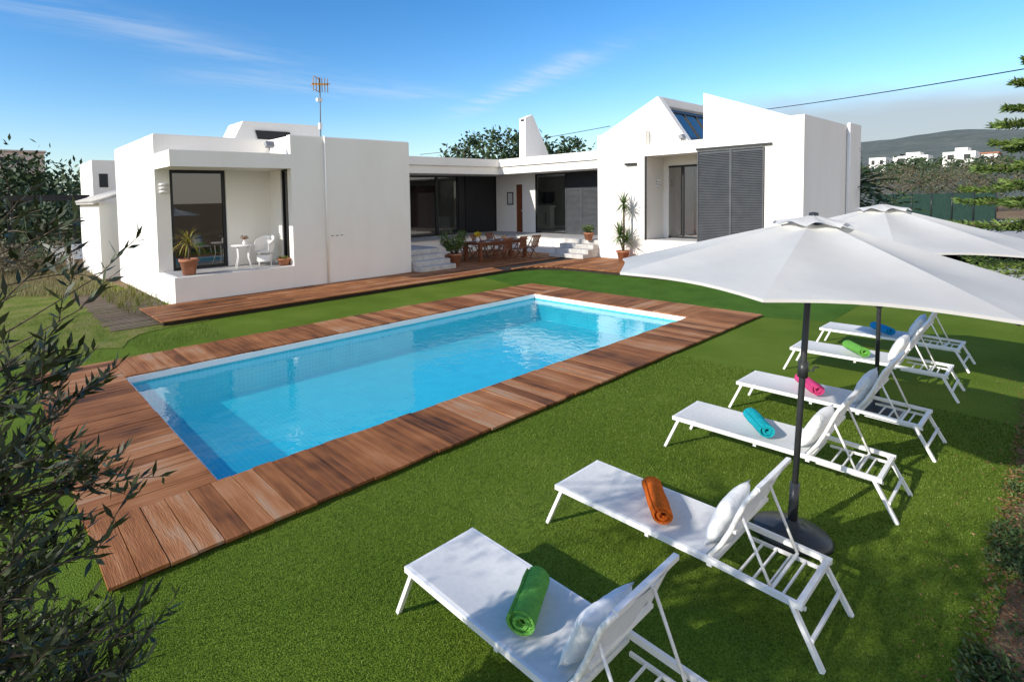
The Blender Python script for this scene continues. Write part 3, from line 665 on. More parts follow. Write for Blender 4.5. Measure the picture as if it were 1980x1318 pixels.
b=MB();rosette(b,c+Vector((0,-.03,2.15)),80,.6,.05,.6,-.9,1.4);rosette(b,c+Vector((-.05,.1,.95)),90,.7,.05,.5,-.6,1.4);rosette(b,c+Vector((.05,-.1,.7)),50,.7,.05,.5,-.3,1.4);b.build('foliage',green,r_,rc=False)
tp=AY(471,505,HF+.75);tp.z=PF+.013
r_=empty('side_table',tp,'small white table on the porch beside the wicker chair','table');x,y,z=tp
b=MB();b.lathe((x,y,z+.62),[(0,0),(.33,0),(.34,.015),(.33,.03),(0,.03)],28);b.build('tabletop',white,r_)
for k in range(4):
    a=k*math.pi/2+.5;b=MB();b.tube([(x+math.cos(a)*.22,y+math.sin(a)*.22,z+.62),(x+math.cos(a)*.2,y+math.sin(a)*.2,z+.3),(x+math.cos(a)*.29,y+math.sin(a)*.29,z)],.018);b.build('leg',white,r_)
r_=empty('flower_vase',(x+.05,y,z+.65),'small vase of mixed flowers on the white porch table','vase')
b=MB();b.lathe((x+.05,y,z+.65),[(0,0),(.05,0),(.06,.06),(.035,.12),(.05,.15)],14);b.build('vase',white,r_)
b=MB()
for i in range(140):
    v=Vector((R.gauss(0,1),R.gauss(0,1),R.gauss(0,1))).normalized()*U(.01,.09);b.leaf((x+.05+v.x,y+v.y,z+.84+v.z*.7),(U(-1,1),U(-1,1),U(0,1)),.06,.04)
b.build('flowers',mk('mixed_petals',[(.05,.1,.03),(.5,.4,.3),(.4,.1,.05),(.6,.6,.5)],.7,9,isl=1),r_,rc=False)
cp=AY(513,507,HF+.8);x,y,z=cp.x,cp.y,PF+.013
r_=empty('wicker_chair',(x,y,z),'white wicker armchair with a curved back on the porch','chair')
b=MB()
for j in range(26):
    t=j/25;pts=[]
    for k in range(13):
        a=math.radians(-40+260*k/12)-math.radians(90)
        hh=.42+.45*t*(.45+.55*max(0,math.sin(math.radians(k*15))))
        pts.append((x+.29*math.cos(a+math.pi/2-.9),y+.27*math.sin(a+math.pi/2-.9),z+hh))
    b.tube(pts,.011,5)
b.build('backrest',white,r_)
b=MB();b.lathe((x,y,z+.38),[(0,0),(.27,0),(.28,.04),(0,.06)],20);b.build('seat',white,r_)
for k in range(4):
    a=k*math.pi/2+.4;b=MB();b.cyl((x+math.cos(a)*.24,y+math.sin(a)*.24,z),(x+math.cos(a)*.22,y+math.sin(a)*.22,z+.4),.02);b.build('leg',white,r_)
b=MB();b.lathe((x,y,z+.12),[(.24,0),(.25,.02),(.24,.2)],20);b.build('apron',white,r_)
# ---------------------------------------------------------------- dining set
TX0,TX1,TY0,TY1=14.95,17.9,14.35,15.35;tz=DZ+.75
r_=empty('dining_table',((TX0+TX1)/2,(TY0+TY1)/2,DZ),'long reddish wooden outdoor table set for a meal on the terrace deck','table')
b=MB();planks(b,TX0,TX1,TY0,TY1,tz-.035,tz,'x',.145,.005);b.build('tabletop',teak,r_)
b=MB();b.wall('Y',TY0+.06,TY0+.09,TX0+.1,TX1-.1,tz-.13,tz-.036);b.build('apron',teak,r_)
b=MB();b.wall('Y',TY1-.09,TY1-.06,TX0+.1,TX1-.1,tz-.13,tz-.036);b.build('apron',teak,r_)
for xx in(TX0+.08,TX1-.2):
    for yy in(TY0+.05,TY1-.17): b=MB();b.box(xx,xx+.12,yy,yy+.12,DZ,tz-.036);b.build('leg',teak,r_)
def chair():
    r=empty('folding_chair',(0,0,0),'x','chair')
    b=MB()
    for i in range(6): b.box(-.22,.22,-.2+i*.07,-.14+i*.07,.43,.45)
    b.build('seat',teak,r)
    b=MB()
    for i in range(7): b.bar((-.17+i*.057,-.24,.52),(-.17+i*.057,-.33,.88),.035,.014,up=(0,1,0))
    b.bar((-.23,-.34,.91),(.23,-.34,.91),.025,.07);b.bar((-.21,-.235,.5),(.21,-.235,.5),.02,.04);b.build('backrest',teak,r)
    for s in(-1,1):
        b=MB();b.bar((s*.235,.24,.0),(s*.235,-.345,.93),.022,.04,up=(1,0,0));b.build('leg',teak,r)
        b=MB();b.bar((s*.205,-.28,.0),(s*.205,.18,.44),.022,.035,up=(1,0,0));b.build('leg',teak,r)
        b=MB();b.bar((s*.25,-.26,.66),(s*.25,.18,.66),.05,.022);b.bar((s*.25,.15,.65),(s*.25,.15,.3),.025,.025);b.build('armrest',teak,r)
    return r
ch=chair();k=0
for (xx,yy,rz,lb) in [(15.75,13.95,0,'left chair on the near side of the dining table'),(16.65,13.95,.08,'middle chair on the near side of the dining table'),(17.5,13.95,-.05,'right chair on the near side of the dining table'),(15.6,15.8,math.pi,'left chair on the far side of the dining table'),(16.5,15.8,math.pi,'middle chair on the far side of the dining table'),(17.4,15.8,math.pi,'right chair on the far side of the dining table')]:
    o=ch if k==0 else copytree(ch);k+=1;o.location=(xx,yy,DZ+.001);o.rotation_euler=(0,0,rz);tag(o,'wooden slatted folding '+lb,'chair','wooden folding chairs around the dining table')
plm=mk('glazed_plate',[(.7,.7,.68),(.78,.78,.76)],.3)
for i in range(3):
    for s,yy in(('near',TY0+.2),('far',TY1-.2)):
        xx=15.6+i*.9;b=MB();b.lathe((xx,yy,tz+.001),[(0,0),(.08,0),(.135,.018),(.13,.022),(0,.006)],20);tag(b.build('plate',plm),['left','middle','right'][i]+' white dinner plate on the '+s+' side of the dining table','plate','white plates on the dining table')
        b=MB();b.lathe((xx+.17,yy+.1,tz+.001),[(.03,0),(.006,.005),(.006,.07),(.035,.1),(.032,.16)],12);tag(b.build('wine_glass',glass),'wine glass beside the '+['left','middle','right'][i]+' plate on the '+s+' side','glass','wine glasses on the dining table')
r_=empty('flower_vase',(15.35,14.85,tz),'vase of yellow flowers on the dining table','vase')
b=MB();b.lathe((15.35,14.85,tz),[(0,0),(.06,0),(.08,.08),(.05,.18),(.06,.2)],14);b.build('vase',white,r_)
b=MB()
for i in range(160):
    v=Vector((R.gauss(0,1),R.gauss(0,1),R.gauss(0,1))).normalized()*U(.01,.16);b.leaf((15.35+v.x,14.85+v.y,tz+.3+v.z*.6),(U(-1,1),U(-1,1),U(0,1)),.09,.07)
b.build('flowers',mk('yellow_petals',[(.05,.12,.02),(.75,.5,.02),(.8,.6,.05)],.7,9,isl=1),r_,rc=False)
r_=empty('fruit_bowl',(16.9,14.85,tz),'bowl of oranges on the dining table','bowl')
b=MB();b.lathe((16.9,14.85,tz),[(0,0),(.06,0),(.16,.07),(.15,.075),(0,.02)],18);b.build('bowl',plm,r_)
om=mk('orange_peel',[(.8,.27,.02),(.85,.33,.03)],.5,20,bump=.2)
for k in range(5):
    a=k*1.26;b=MB();b.lathe((16.9+.07*math.cos(a),14.85+.07*math.sin(a),tz+.1),[(.0,-.04),(.03,-.028),(.04,0),(.03,.028),(0,.04)],12);b.build('orange',om,r_)
# ---------------------------------------------------------------- trees
def crown(b,c,rx,ry,rz,ncl,nl,ls,asp=.5,cs=.16,shell=.5):
    c=Vector(c)
    for i in range(ncl):
        while 1:
            v=Vector((U(-1,1),U(-1,1),U(-1,1)))
            if v.length<=1 and v.length>shell*U(0,1): break
        p=c+Vector((v.x*rx,v.y*ry,v.z*rz));sc=cs*(rx+rz)/2*U(.6,1.4)
        for k in range(nl): b.leaf(p+Vector((R.gauss(0,sc),R.gauss(0,sc),R.gauss(0,sc*.7))),(U(-1,1),U(-1,1),U(-.5,1)),ls*U(.6,1.3),ls*asp)
def tree(name,label,base,h,rx,rz,mt,ncl=60,nl=45,ls=.35,cat='tree',group=None,trunk=.4,cs=.2,asp=.5,ry=None):
    r=empty(name,base,label,cat,group);c=Vector(base);b=MB();tr=.03*h
    top=c+Vector((0,0,h-rz*1.2))
    b.tube([c,c.lerp(top,.5)+Vector((.05*h*U(-1,1),0,0)),top],[tr,tr*.8,tr*.5])
    for k in range(7):
        a=k*.9;b.tube([c.lerp(top,U(.5,.95)),top+Vector((math.cos(a)*rx*.35,math.sin(a)*rx*.35,rz*.2)),top+Vector((math.cos(a)*rx*.75,math.sin(a)*rx*.75,rz*U(.3,1)))],[tr*.4,tr*.25,tr*.08],6)
    b.build('trunk',bark,r);b=MB();crown(b,c+Vector((0,0,h-rz)),rx,ry or rx,rz,ncl,nl,ls,asp,cs);b.build('crown',mt,r,rc=False);return r
def dirp(px,dist,z=0):
    r=ray(px,400);r.z=0;r.normalize();return Vector((r.x*dist,r.y*dist,z))
tree('garden_tree','broad dark tree rising behind the chimney and flat roof',dirp(965,40),7.2,4.4,2.1,dgreen,74,60,.4,cs=.14)
tree('garden_tree','smaller dark tree behind the roof, right of the chimney',dirp(1085,42),6.7,2.0,1.5,dgreen,34,50,.35)
tree('garden_tree','dark rounded tree at the far left edge beyond the dry field',dirp(35,46),6.4,4.6,3.2,dgreen,70,60,.45)
tree('garden_tree','dark bushy tree just left of the black pergola',dirp(88,60),5.6,3.6,2.7,dgreen,50,50,.45)
tree('garden_tree','low grey-green tree beyond the dry field, left of the annex',dirp(118,38),2.8,2.4,1.4,dgreen,40,40,.3)
tree('shrub','low brownish scrub bush at the left edge of the dry field',dirp(15,27),1.2,2.2,.6,scrub,60,40,.16,cat='shrub')
tree('shrub','low dark green bush in the field near the stored chairs',dirp(60,33),1.2,1.8,.55,dgreen,40,40,.2,cat='shrub')
def palm(base,h,label,L=1.8,mt=green,tr=.14,name='palm_tree'):
    r=empty(name,base,label,'palm');c=Vector(base);b=MB();b.tube([c,c+Vector((.1,0,h*.5)),c+Vector((0,0,h))],[tr,tr*.8,tr*.8]);b.build('trunk',bark,r)
    b=MB()
    for i in range(26):
        a=i*2.399;e=-.3+1.5*i/26;p=c+Vector((0,0,h));d=Vector((math.cos(a)*math.cos(e),math.sin(a)*math.cos(e),math.sin(e)))
        for s in range(9):
            d=(d+Vector((0,0,-.1))).normalized();p=p+d*L/9;sd=d.cross(Vector((0,0,1))).normalized()
            for q in(-1,1): b.leaf(p,sd*q+d*.7-Vector((0,0,.2)),L*.3*(1-s/14),.06*L/1.8+.02)
    b.build('crown',mt,r,rc=False)
palm(dirp(148,55),4.2,'small palm showing over the pergola left of the annex',1.8)
palm(Vector((26.9,5.6,0)),2.7,'dark palm beside the far corner of the right wing',1.9,dgreen,.2)
palm(Vector((27.6,5.0,0)),1.6,'lower dark palm clump behind the right wing corner',1.7,dgreen,.2)
# Norfolk pine at the right edge
c=Vector((17.2,.02,0));r_=empty('norfolk_pine',c,'tall tiered green conifer with layered branches at the right edge','tree')
b=MB();b.tube([c,c+Vector((0,0,3)),c+Vector((0,0,6.3))],[.13,.09,.02]);b.build('trunk',bark,r_)
b=MB();bb=MB();z=.9;k=0
while z<6.1:
    L=1.8*max(.1,(1-(z-.9)/5.6))**.9+.2;nb=8
    for i in range(nb):
        a=i*2*math.pi/nb+k*.4+U(-.2,.2);p=c+Vector((0,0,z+U(-.1,.1)));d=Vector((math.cos(a),math.sin(a),.1));pts=[p];LL=L*U(.8,1.08)
        for s in range(14):
            p=p+d*LL/14;d=(d+Vector((0,0,-.03 if s<8 else .06))).normalized();pts.append(p);sd=d.cross(Vector((0,0,1))).normalized()
            if s>1:
                for q in(-1,1):
                    for e in range(6):
                        bl=LL*.28*(1-abs(s-6)/12)
                        pp=p+(sd*q+d*.5).normalized()*bl*e/6
                        for w_ in range(3): b.leaf(pp+Vector((0,0,U(-.04,.04))),sd*q*U(.2,1)+d*U(.3,1)+Vector((0,0,U(-.5,.8))),.13,.03)
        bb.tube(pts,.014,5)
    z+=.44*U(.85,1.15);k+=1
bb.build('branches',bark,r_);b.build('crown',pineg,r_,rc=False)
for i,(px,d_,h_,rx,lb) in enumerate([(1735,82,5.0,4.5,'bare brown scrub tree behind the green fence, nearest the palm'),(1800,86,5.4,5.0,'grey-brown leafless tree behind the middle of the green fence'),(1860,82,5.0,4.6,'greenish scrub tree behind the green fence'),(1925,80,5.6,4.4,'scrub tree behind the right end of the green fence')]):
    tree('garden_tree',lb,dirp(px,d_),h_,rx,h_*.4,scrub if i!=2 else dgreen,50,45,.3,asp=.25)
f0,f1=G(1690,424),G(1925,427);r_=empty('mesh_fence',f0,'dark green mesh screening fence along the driveway','fence')
ht=2.1;gm=mk('green_netting',[(.01,.032,.024),(.018,.05,.037)],.9,3,st=(3,3,1))
b=MB();n=24
vs=[]
for i in range(n+1):
    p=f0.lerp(f1,i/n)+Vector((.03*math.sin(i*2.),0,0));vs+=[p,p+Vector((0,0,ht+.04*math.sin(i*1.7)))]
b.add(vs,[(2*i,2*i+2,2*i+3,2*i+1) for i in range(n)]);b.build('netting',gm,r_,rc=False)
for i in range(7):
    p=f0.lerp(f1,i/6)+Vector((-.06,0,0));b=MB();b.cyl(p,p+Vector((0,0,ht+.1)),.04);b.build('post',polem,r_)
# ---------------------------------------------------------------- neighbours
def winset(r,ax,p,items):
    for (a0,a1,z0,z1) in items:
        q=MB()
        if ax=='Y': q.box(a0,a1,p-.03,p-.002,z0,z1)
        else: q.box(p-.03,p-.002,a0,a1,z0,z1)
        q.build('window',blackm,r)
r_=empty('annex',(3.45,22,0),'low white outbuilding with a sloping tiled roof behind the left end wall','outbuilding')
b=MB();b.box(3.45,7,22,26.4,0,2.75);b.build('wall',wallm,r_)
b=MB();b.prism([(3.25,21.8,2.7),(3.25,26.6,2.7),(5.6,26.6,3.45),(5.6,21.8,3.45)],(0,0,.08))
for i in range(20): b.tube([(3.22,21.9+i*.24,2.79),(5.6,21.9+i*.24,3.54)],.05,6)
b.build('roof',concm,r_)
r_=empty('neighbour_house',(4.8,32,0),'plain white cube house behind the annex','house');b=MB();b.box(4.8,9,32,36,0,5.0);b.build('wall',wallm,r_);winset(r_,'Y',32,[(5.1,5.5,3.6,4.3)])
r_=empty('pergola',(1.8,31,0),'black flat pergola beside the outbuilding','pergola');b=MB()
b.box(1.2,4.4,31,35,2.95,3.1)
for i in range(10): b.box(1.1,4.5,31.1+i*.42,31.2+i*.42,3.1,3.2)
b.build('roof',blackm,r_)
for xx,yy in((1.3,31.1),(4.2,31.1),(1.3,34.8),(4.2,34.8)): b=MB();b.box(xx,xx+.1,yy,yy+.1,0,2.95);b.build('post',blackm,r_)
pink=mk('pink_plaster',[(.66,.55,.5),(.72,.62,.57)],.9,1)
p=dirp(40,120);r_=empty('neighbour_house',p,'distant pale pink apartment house at the far left edge','house')
b=MB();b.box(p.x-6,p.x+4,p.y,p.y+10,0,12.6);b.build('wall',pink,r_)
b=MB();b.box(p.x-6.3,p.x+4.3,p.y-.3,p.y+10.3,12.6,12.9);b.build('roof',pink,r_)
winset(r_,'Y',p.y,[(p.x-5+i*2.4,p.x-4+i*2.4,10,11.6) for i in range(4)])
bl=mk('blue_fabric',[(.02,.1,.4),(.03,.16,.55)],.8,6)
for i,(px,py,lb) in enumerate([(118,522,'left of the two white plastic chairs stored beside the outbuilding'),(155,518,'right of the two white plastic chairs stored beside the outbuilding')]):
    p=G(px,py);r_=empty('plastic_chair',p,lb,'chair','white plastic chairs stored beside the outbuilding');x,y,z=p
    b=MB();b.box(x-.27,x+.27,y-.25,y+.25,.4,.44);b.build('seat',white,r_,bev=.02)
    b=MB();b.bar((x,y+.26,.42),(x,y+.38,1.0),.5,.03,up=(0,1,0));b.build('backrest',white,r_,bev=.01)
    for s in(-1,1):
        b=MB();b.bar((x+s*.27,y-.22,.64),(x+s*.27,y+.3,.66),.05,.03);b.build('armrest',white,r_)
        for yy in(-.22,.24): b=MB();b.bar((x+s*.27,y+yy,0),(x+s*.25,y+yy,.62),.05,.05);b.build('leg',white,r_)
p=G(132,512);b=MB();b.bar(p+Vector((-.5,.2,.75)),p+Vector((.3,.1,.85)),.7,.1);tag(b.build('folded_cushion',bl,bev=.04),'blue folded cushion piled on the white chairs by the outbuilding','cushion')
# ---------------------------------------------------------------- hills and village
def ss(t): t=max(0,min(1,t));return t*t*(3-2*t)
from mathutils import noise as mn
def hz(X,k):
    tp=1-ss((k-.2)/.16);z=(7.5*ss((X-95)/110)+46*ss((X-260)/520))*tp
    return z*(1+.16*mn.noise(Vector((X*.004,k*9,0))))+ (2.2*mn.noise(Vector((X*.02,k*30,3)))*ss((X-250)/100)) - .6*(1-ss((X-90)/20))
b=MB();nx,nk=60,60;vs=[]
for i in range(nx+1):
    X=90*(1400/90)**(i/nx)
    for j in range(nk+1):
        k=-.35+.75*j/nk;vs.append((X,k*X,hz(X,k) if X<1150 else 0))
b.add(vs,[(i*(nk+1)+j,(i+1)*(nk+1)+j,(i+1)*(nk+1)+j+1,i*(nk+1)+j+1) for i in range(nx) for j in range(nk)],True)
tag(b.build('hills',hillm,rc=False),kind='structure')
vil=[(1680,1712,306,322,190,'small white cube house at the left end of the hillside village'),(1726,1794,303,324,215,'long low white house in the middle of the hillside village'),(1822,1886,295,320,190,'largest white house of the hillside village, with dark window openings'),(1891,1928,298,318,200,'white house with a brown roof at the right end of the hillside village')]
for vi,(x0,x1,yt,yb_,D,lb) in enumerate(vil):
    a=AX(x0,yb_,D);c_=AX(x1,yb_,D);t=AX(x0,yt,D);g=min(hz(D,a.y/D),hz(D,c_.y/D))-1
    r_=empty('village_house',(D,c_.y,g),lb,'house','white houses on the hillside');b=MB();b.box(D,D+9,c_.y,a.y,g,t.z);w_=a.y-c_.y
    if vi in(1,2): b.box(D+1.5,D+8,c_.y+w_*.25,c_.y+w_*.65,t.z,t.z+1.)
    b.build('wall',wallm,r_)
    nw=max(2,int(w_/2.6));winset(r_,'X',D,[(c_.y+w_*(i+.3)/nw,c_.y+w_*(i+.7)/nw,t.z-1.9,t.z-.7) for i in range(nw)])
    if 'brown' in lb: b=MB();b.box(D-.3,D+9.3,c_.y-.3,a.y+.3,t.z+.002,t.z+.35);b.build('roof',terra,r_)
b=MB()
for i in range(150):
    D=U(140,260);k=U(.02,.24);p=Vector((D,k*D,hz(D,k)+U(.3,1.3)));crown(b,p,2.2,2.2,1.4,5,16,.8,.6,.35)
tag(b.build('hillside_scrub',dgreen,rc=False),'dark green scrub covering the lower hillside between the white houses','scrub',kind='stuff')
b=MB()
for i in range(120):
    px=U(-80,420);p=dirp(px,U(90,150));crown(b,p+Vector((0,0,U(1,2.2))),3,3,1.6,5,16,.8,.6,.35)
tag(b.build('distant_hedge',dgreen,rc=False),'far-off line of dark trees on the left horizon','trees',kind='stuff')
b=MB()
for i in range(6500):
    p=G(U(-30,215),U(412,575))
    if p.x>3.3 or p.y<13.5 or p.length>80: continue
    if p.y<17 and U(0,1)>.3: continue
    for k in range(3):
        s=U(.1,.3) if p.y>17 else U(.04,.12);b.blade(p+Vector((U(-.2,.2),U(-.2,.2),0)),(U(-.4,.4),U(-.4,.4),1),s,.012+s*.02,.5,2)
tag(b.build('dry_grass',dryg,rc=False),'straw-coloured dry grass in the field left of the villa','grass',kind='stuff')
b=MB();B=b.add
for i in range(170000):
    X=.3+8.5*U(0,1)**1.4;Yv=U(.22,4.05)
    h=U(.008,.02);a=U(0,6.283);w=.0017+.0004*X;l=U(.0,.012);a2=U(0,6.283)
    ca,sa=math.cos(a)*w,math.sin(a)*w
    B([(X-ca,Yv-sa,0),(X+ca,Yv+sa,0),(X+math.cos(a2)*l,Yv+math.sin(a2)*l,h)],[(0,1,2)])
tag(b.build('turf_fibres',turfb,rc=False),'short green fibres of the artificial turf around the loungers','grass',kind='stuff')
b=MB()
for i in range(26000):
    x=U(-2,3.8);y=U(10.4,16)
    if mn.noise(Vector((x*1.3,y*1.3,9)))<-.1: continue
    b.blade((x,y,0),(U(-.6,.6),U(-.6,.6),1),U(.03,.08),.011,.4,1)
tag(b.build('lawn_grass',mk('lawn_blades',[(.05,.1,.01),(.11,.17,.02),(.22,.24,.05)],.8,1,isl=1),rc=False),'patchy yellow-green natural grass left of the pool','grass',kind='stuff')
b=MB()
for i in range(6000):
    x=2.4+4.6*U(0,1)**1.2;y=.3-abs(R.gauss(0,.35))
    v=mn.noise(Vector((x*1.8,y*2.6,5)))+(4.2-x)*.1
    if v<.08 and U(0,1)>.06: continue
    h=U(.005,.045)*(1+max(0,v))
    for k in range(4): b.leaf((x+U(-.05,.05),y+U(-.05,.05),h*U(0,1)),(U(-1,1),U(-1,1),U(.0,1)),U(.015,.05),U(.01,.022))
for i in range(900):
    x=U(6,15);y=.25-abs(R.gauss(0,.4))
    for k in range(5): b.leaf((x+U(-.05,.05),y+U(-.05,.05),U(0,.05)),(U(-1,1),U(-1,1),U(.0,1)),U(.02,.05),U(.01,.022))
tag(b.build('weeds',weedm,rc=False),'low dark green weeds on the bare earth strip at the lower right','weeds',kind='stuff')
b=MB()
for i in range(16000):
    x=U(2.4,14);y=.32-abs(R.gauss(0,.5))
    if U(0,1)<.08: y+=U(0,.35)
    b.leaf((x,y,.008+U(0,.02)),(U(-1,1),U(-1,1),U(-.1,.3)),U(.012,.035),U(.006,.015))
tag(b.build('leaf_litter',litterm,rc=False),'dry brown fallen leaves along the edge of the turf at the lower right','leaves',kind='stuff')
b=MB()
for i in range(160):
    x=3.2+U(-.5,.55);y=U(14.2,19)
    for k in range(5): b.blade((x+U(-.05,.05),y+U(-.05,.05),.0),(U(-.5,.5),U(-.5,.5),1),U(.1,.35),.015,.6,3)
tag(b.build('grass_tuft',lawn,rc=False),'yellow-green grass tufts growing at the foot of the villa end wall','grass',kind='stuff')
# ---------------------------------------------------------------- olive tree in the foreground
tb=Vector((-.5,2.35,0));r_=empty('olive_tree',tb,'dark olive tree with slender leaves framing the left edge in the foreground','tree')
b=MB();b.tube([tb,tb+Vector((.05,.05,.6)),tb+Vector((-.05,0,1.3)),tb+Vector((0,.1,2.0)),tb+Vector((-.1,0,2.5)),tb+Vector((-.5,.5,3.0))],[.12,.1,.085,.06,.04,.02],10);tk=b
lf=MB()
tips=[(30,400),(5,450),(85,455),(45,500),(195,530),(115,530),(160,595),(30,570)]
lim=[(560,120),(640,80),(700,95),(760,175),(860,200),(960,210),(1060,225),(1160,265),(1240,275),(1330,220),(1420,190)]
def limx(y):
    for (a,xa),(c_,xb) in zip(lim,lim[1:]):
        if a<=y<=c_: return xa+(xb-xa)*(y-a)/(c_-a)
    return 130
nT=len(tips)
for i in range(60):
    y=640+U(0,1)**.75*790;tips.append((limx(y)*(1-U(0,1)**1.5*1.2),y))
for i,(px,py) in enumerate(tips):
    r=ray(px,py);Yd=U(1.5,2.4);tip=CAM+r*(Yd/r.y);topb=i<nT
    zb=min(2.3,max(.5,tip.z-U(.15,.6)));s0=tb+Vector((0,0,zb));mid=s0.lerp(tip,.5)+Vector((U(-.08,.08),U(-.15,.15),U(-.12,.1)))
    Q=lambda t:s0*(1-t)**2+mid*2*t*(1-t)+tip*t*t
    tk.tube([Q(k/8) for k in range(9)],[(.005 if topb else .009)*(1-k/8)+.0015 for k in range(9)],6)
    for k in range(7 if topb else 3,9):
        for q in range(1 if topb else 2):
            t=min(1,(k+U(-.5,.5))/8);p=Q(t)
            d=((tip-s0).normalized()*.7+Vector((U(-.7,.7),U(-.7,.7),U(-.3,.8)))).normalized();Lt=U(.1,.2)
            e=p+d*Lt+Vector((0,0,-.01));tk.tube([p,p+d*Lt*.5,e],[.002,.0015,.001],4,False)
            nl=int(Lt/.0135)
            for j in range(nl):
                pp=p.lerp(e,(j+.5)/nl);lf.leaf(pp,d*.9+Vector((U(-1,1),U(-1,1),U(-.6,.9))),U(.045,.072),.0135)
for cc in [(-1.25,3.05,3.0,.75)]:
    for i in range(26):
        p=Vector((cc[0]+R.gauss(0,.4),cc[1]+R.gauss(0,.28),cc[2]+R.gauss(0,.3)))
        if p.x>-.45: continue
        tk.tube([tb+Vector((-.5,.5,3.0)),p],[.008,.003],5,False)
        for k in range(34): lf.leaf(p+Vector((R.gauss(0,.1),R.gauss(0,.1),R.gauss(0,.08))),(U(-1,1),U(-1,1),U(-1,1)),.065,.016)
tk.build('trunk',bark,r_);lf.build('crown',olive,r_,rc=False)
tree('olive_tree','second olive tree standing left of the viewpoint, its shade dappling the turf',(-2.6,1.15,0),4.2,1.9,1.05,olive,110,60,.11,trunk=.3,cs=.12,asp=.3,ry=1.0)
# ---------------------------------------------------------------- light and sky
EL=math.radians(26.5);sd=Vector((-1,.17,0)).normalized();sdir=Vector((sd.x*math.cos(EL),sd.y*math.cos(EL),math.sin(EL)))
sl_=bpy.data.lights.new('sun','SUN');sl_.energy=5.;sl_.angle=math.radians(.55);sl_.color=(1,.94,.84)
so=bpy.data.objects.new('sun',sl_);C.objects.link(so);so.rotation_euler=sdir.to_track_quat('Z','Y').to_euler();so.location=sdir*50
w=bpy.data.worlds.new('World');SC.world=w;w.use_nodes=True;T=w.node_tree;T.nodes.clear();N=T.nodes;L=T.links
out=N.new('ShaderNodeOutputWorld');bg=N.new('ShaderNodeBackground');bg.inputs[1].default_value=.15
sky=N.new('ShaderNodeTexSky');sky.sky_type='NISHITA';sky.sun_disc=False;sky.sun_elevation=EL;sky.sun_rotation=math.atan2(sd.x,sd.y)%(2*math.pi)
sky.air_density=1.;sky.dust_density=.3;sky.ozone_density=2.2
hs=N.new('ShaderNodeHueSaturation');hs.inputs['Saturation'].default_value=1.38;hs.inputs['Value'].default_value=1.32;hs.inputs['Hue'].default_value=.505;L.new(sky.outputs[0],hs.inputs['Color'])
tc=N.new('ShaderNodeTexCoord');sx=N.new('ShaderNodeSeparateXYZ');L.new(tc.outputs['Generated'],sx.inputs[0])
def M(op,a,b=None,c=None,cl=False):
    n=N.new('ShaderNodeMath');n.operation=op;n.use_clamp=cl
    for i,v in enumerate((a,b,c)):
        if v is None: continue
        if isinstance(v,(int,float)): n.inputs[i].default_value=v
        else: L.new(v,n.inputs[i])
    return n.outputs[0]
def SS(v,a,b_):
    n=N.new('ShaderNodeMapRange');n.interpolation_type='SMOOTHSTEP';L.new(v,n.inputs[0]);n.inputs[1].default_value=a;n.inputs[2].default_value=b_;return n.outputs[0]
X,Y,Z=sx.outputs;zc=M('MAXIMUM',Z,.04);qx=M('DIVIDE',X,zc);qy=M('DIVIDE',Y,zc)
cb=N.new('ShaderNodeCombineXYZ');L.new(qx,cb.inputs[0]);L.new(qy,cb.inputs[1])
def noi(vec,scale,detail,dist=0,rot=0,sc=(1,1,1)):
    mp=N.new('ShaderNodeMapping');mp.inputs['Scale'].default_value=sc;mp.inputs['Rotation'].default_value=(0,0,rot);L.new(vec,mp.inputs[0])
    n=N.new('ShaderNodeTexNoise');n.inputs['Scale'].default_value=scale;n.inputs['Detail'].default_value=detail;n.inputs['Roughness'].default_value=.6;n.inputs['Distortion'].default_value=dist;L.new(mp.outputs[0],n.inputs['Vector']);return n.outputs[0]
wob=noi(cb.outputs[0],1.3,3)
fnz=SS(noi(cb.outputs[0],2.6,5,.4,-1.15,(.45,2.,1)),.25,.75)
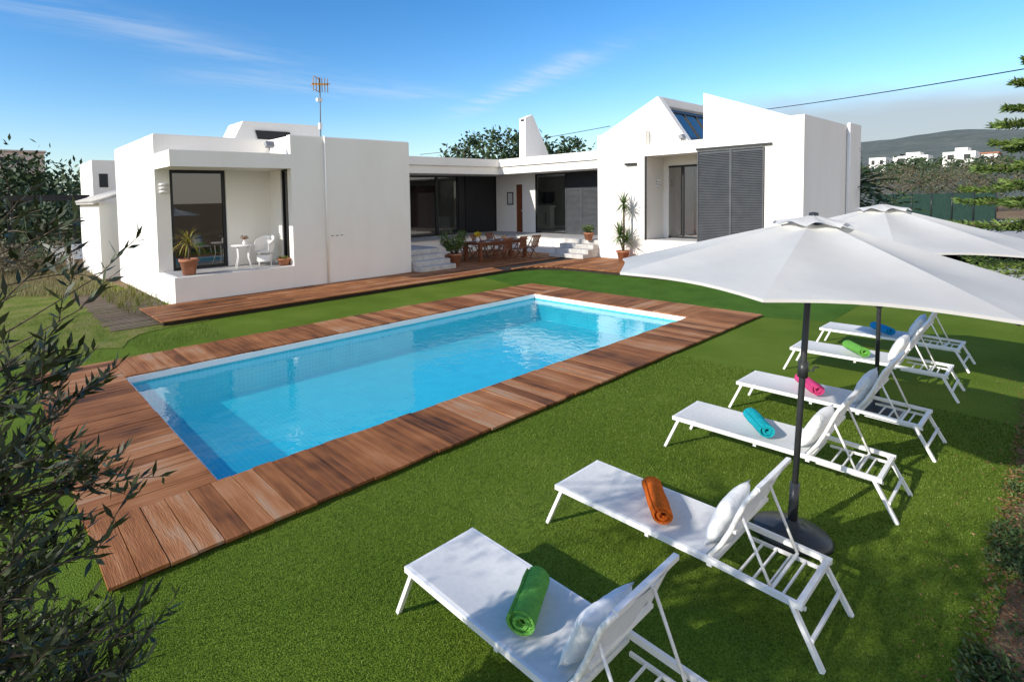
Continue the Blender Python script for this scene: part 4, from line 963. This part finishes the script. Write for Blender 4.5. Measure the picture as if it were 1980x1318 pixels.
def streak(a,b_,wd,amp):
    ux,uy=b_[0]-a[0],b_[1]-a[1];Ln=math.hypot(ux,uy);ux/=Ln;uy/=Ln
    dx=M('SUBTRACT',qx,a[0]);dy=M('SUBTRACT',qy,a[1])
    s=M('ADD',M('MULTIPLY',dx,ux),M('MULTIPLY',dy,uy));n=M('ADD',M('MULTIPLY',dx,-uy),M('MULTIPLY',dy,ux))
    n=M('ADD',n,M('MULTIPLY',M('SUBTRACT',wob,.5),wd*2.2))
    g=M('POWER',2.718,M('MULTIPLY',M('POWER',M('DIVIDE',M('ABSOLUTE',n),wd),2),-1))
    al=M('MULTIPLY',SS(s,-.3*Ln,.2*Ln),M('SUBTRACT',1,SS(s,.75*Ln,1.15*Ln)))
    return M('MULTIPLY',M('MULTIPLY',M('MULTIPLY',g,al),fnz),amp)
s1=streak((4.6,4.7),(3.35,1.9),.2,.48);s2=streak((1.5,4.35),(3.9,4.0),.38,.28);s3=streak((.0,3.2),(1.9,3.7),.27,.28)
cl=M('MAXIMUM',M('MAXIMUM',s1,s2),s3)
hz_=M('MULTIPLY',M('SUBTRACT',1,SS(Z,-.02,.18)),.5)
bn=noi(tc.outputs['Generated'],5,3,.3,0,(1,1,3))
top=M('ADD',Z,M('MULTIPLY',M('SUBTRACT',bn,.5),.05))
bank=M('MULTIPLY',M('SUBTRACT',1,SS(top,.108,.155)),SS(X,.9,.97))
# warm fill glow added to the unseen sky behind the viewpoint, brightening shaded walls
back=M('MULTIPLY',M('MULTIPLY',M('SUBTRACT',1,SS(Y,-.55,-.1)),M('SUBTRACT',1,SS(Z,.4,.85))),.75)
def mix(f_,a,col):
    n=N.new('ShaderNodeMix');n.data_type='RGBA';n.clamp_factor=True;L.new(f_,n.inputs[0]);L.new(a,n.inputs[6]);n.inputs[7].default_value=(*col,1);return n.outputs[2]
k=1/.15
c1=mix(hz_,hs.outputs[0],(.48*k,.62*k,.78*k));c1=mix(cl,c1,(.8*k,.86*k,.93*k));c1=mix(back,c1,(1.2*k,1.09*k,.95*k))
bank=M('MULTIPLY',bank,.85);c1=mix(bank,c1,(.49*k,.53*k,.58*k))
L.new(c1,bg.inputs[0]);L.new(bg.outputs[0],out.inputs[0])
SC.view_settings.view_transform='Standard';SC.view_settings.look='None';SC.view_settings.exposure=0
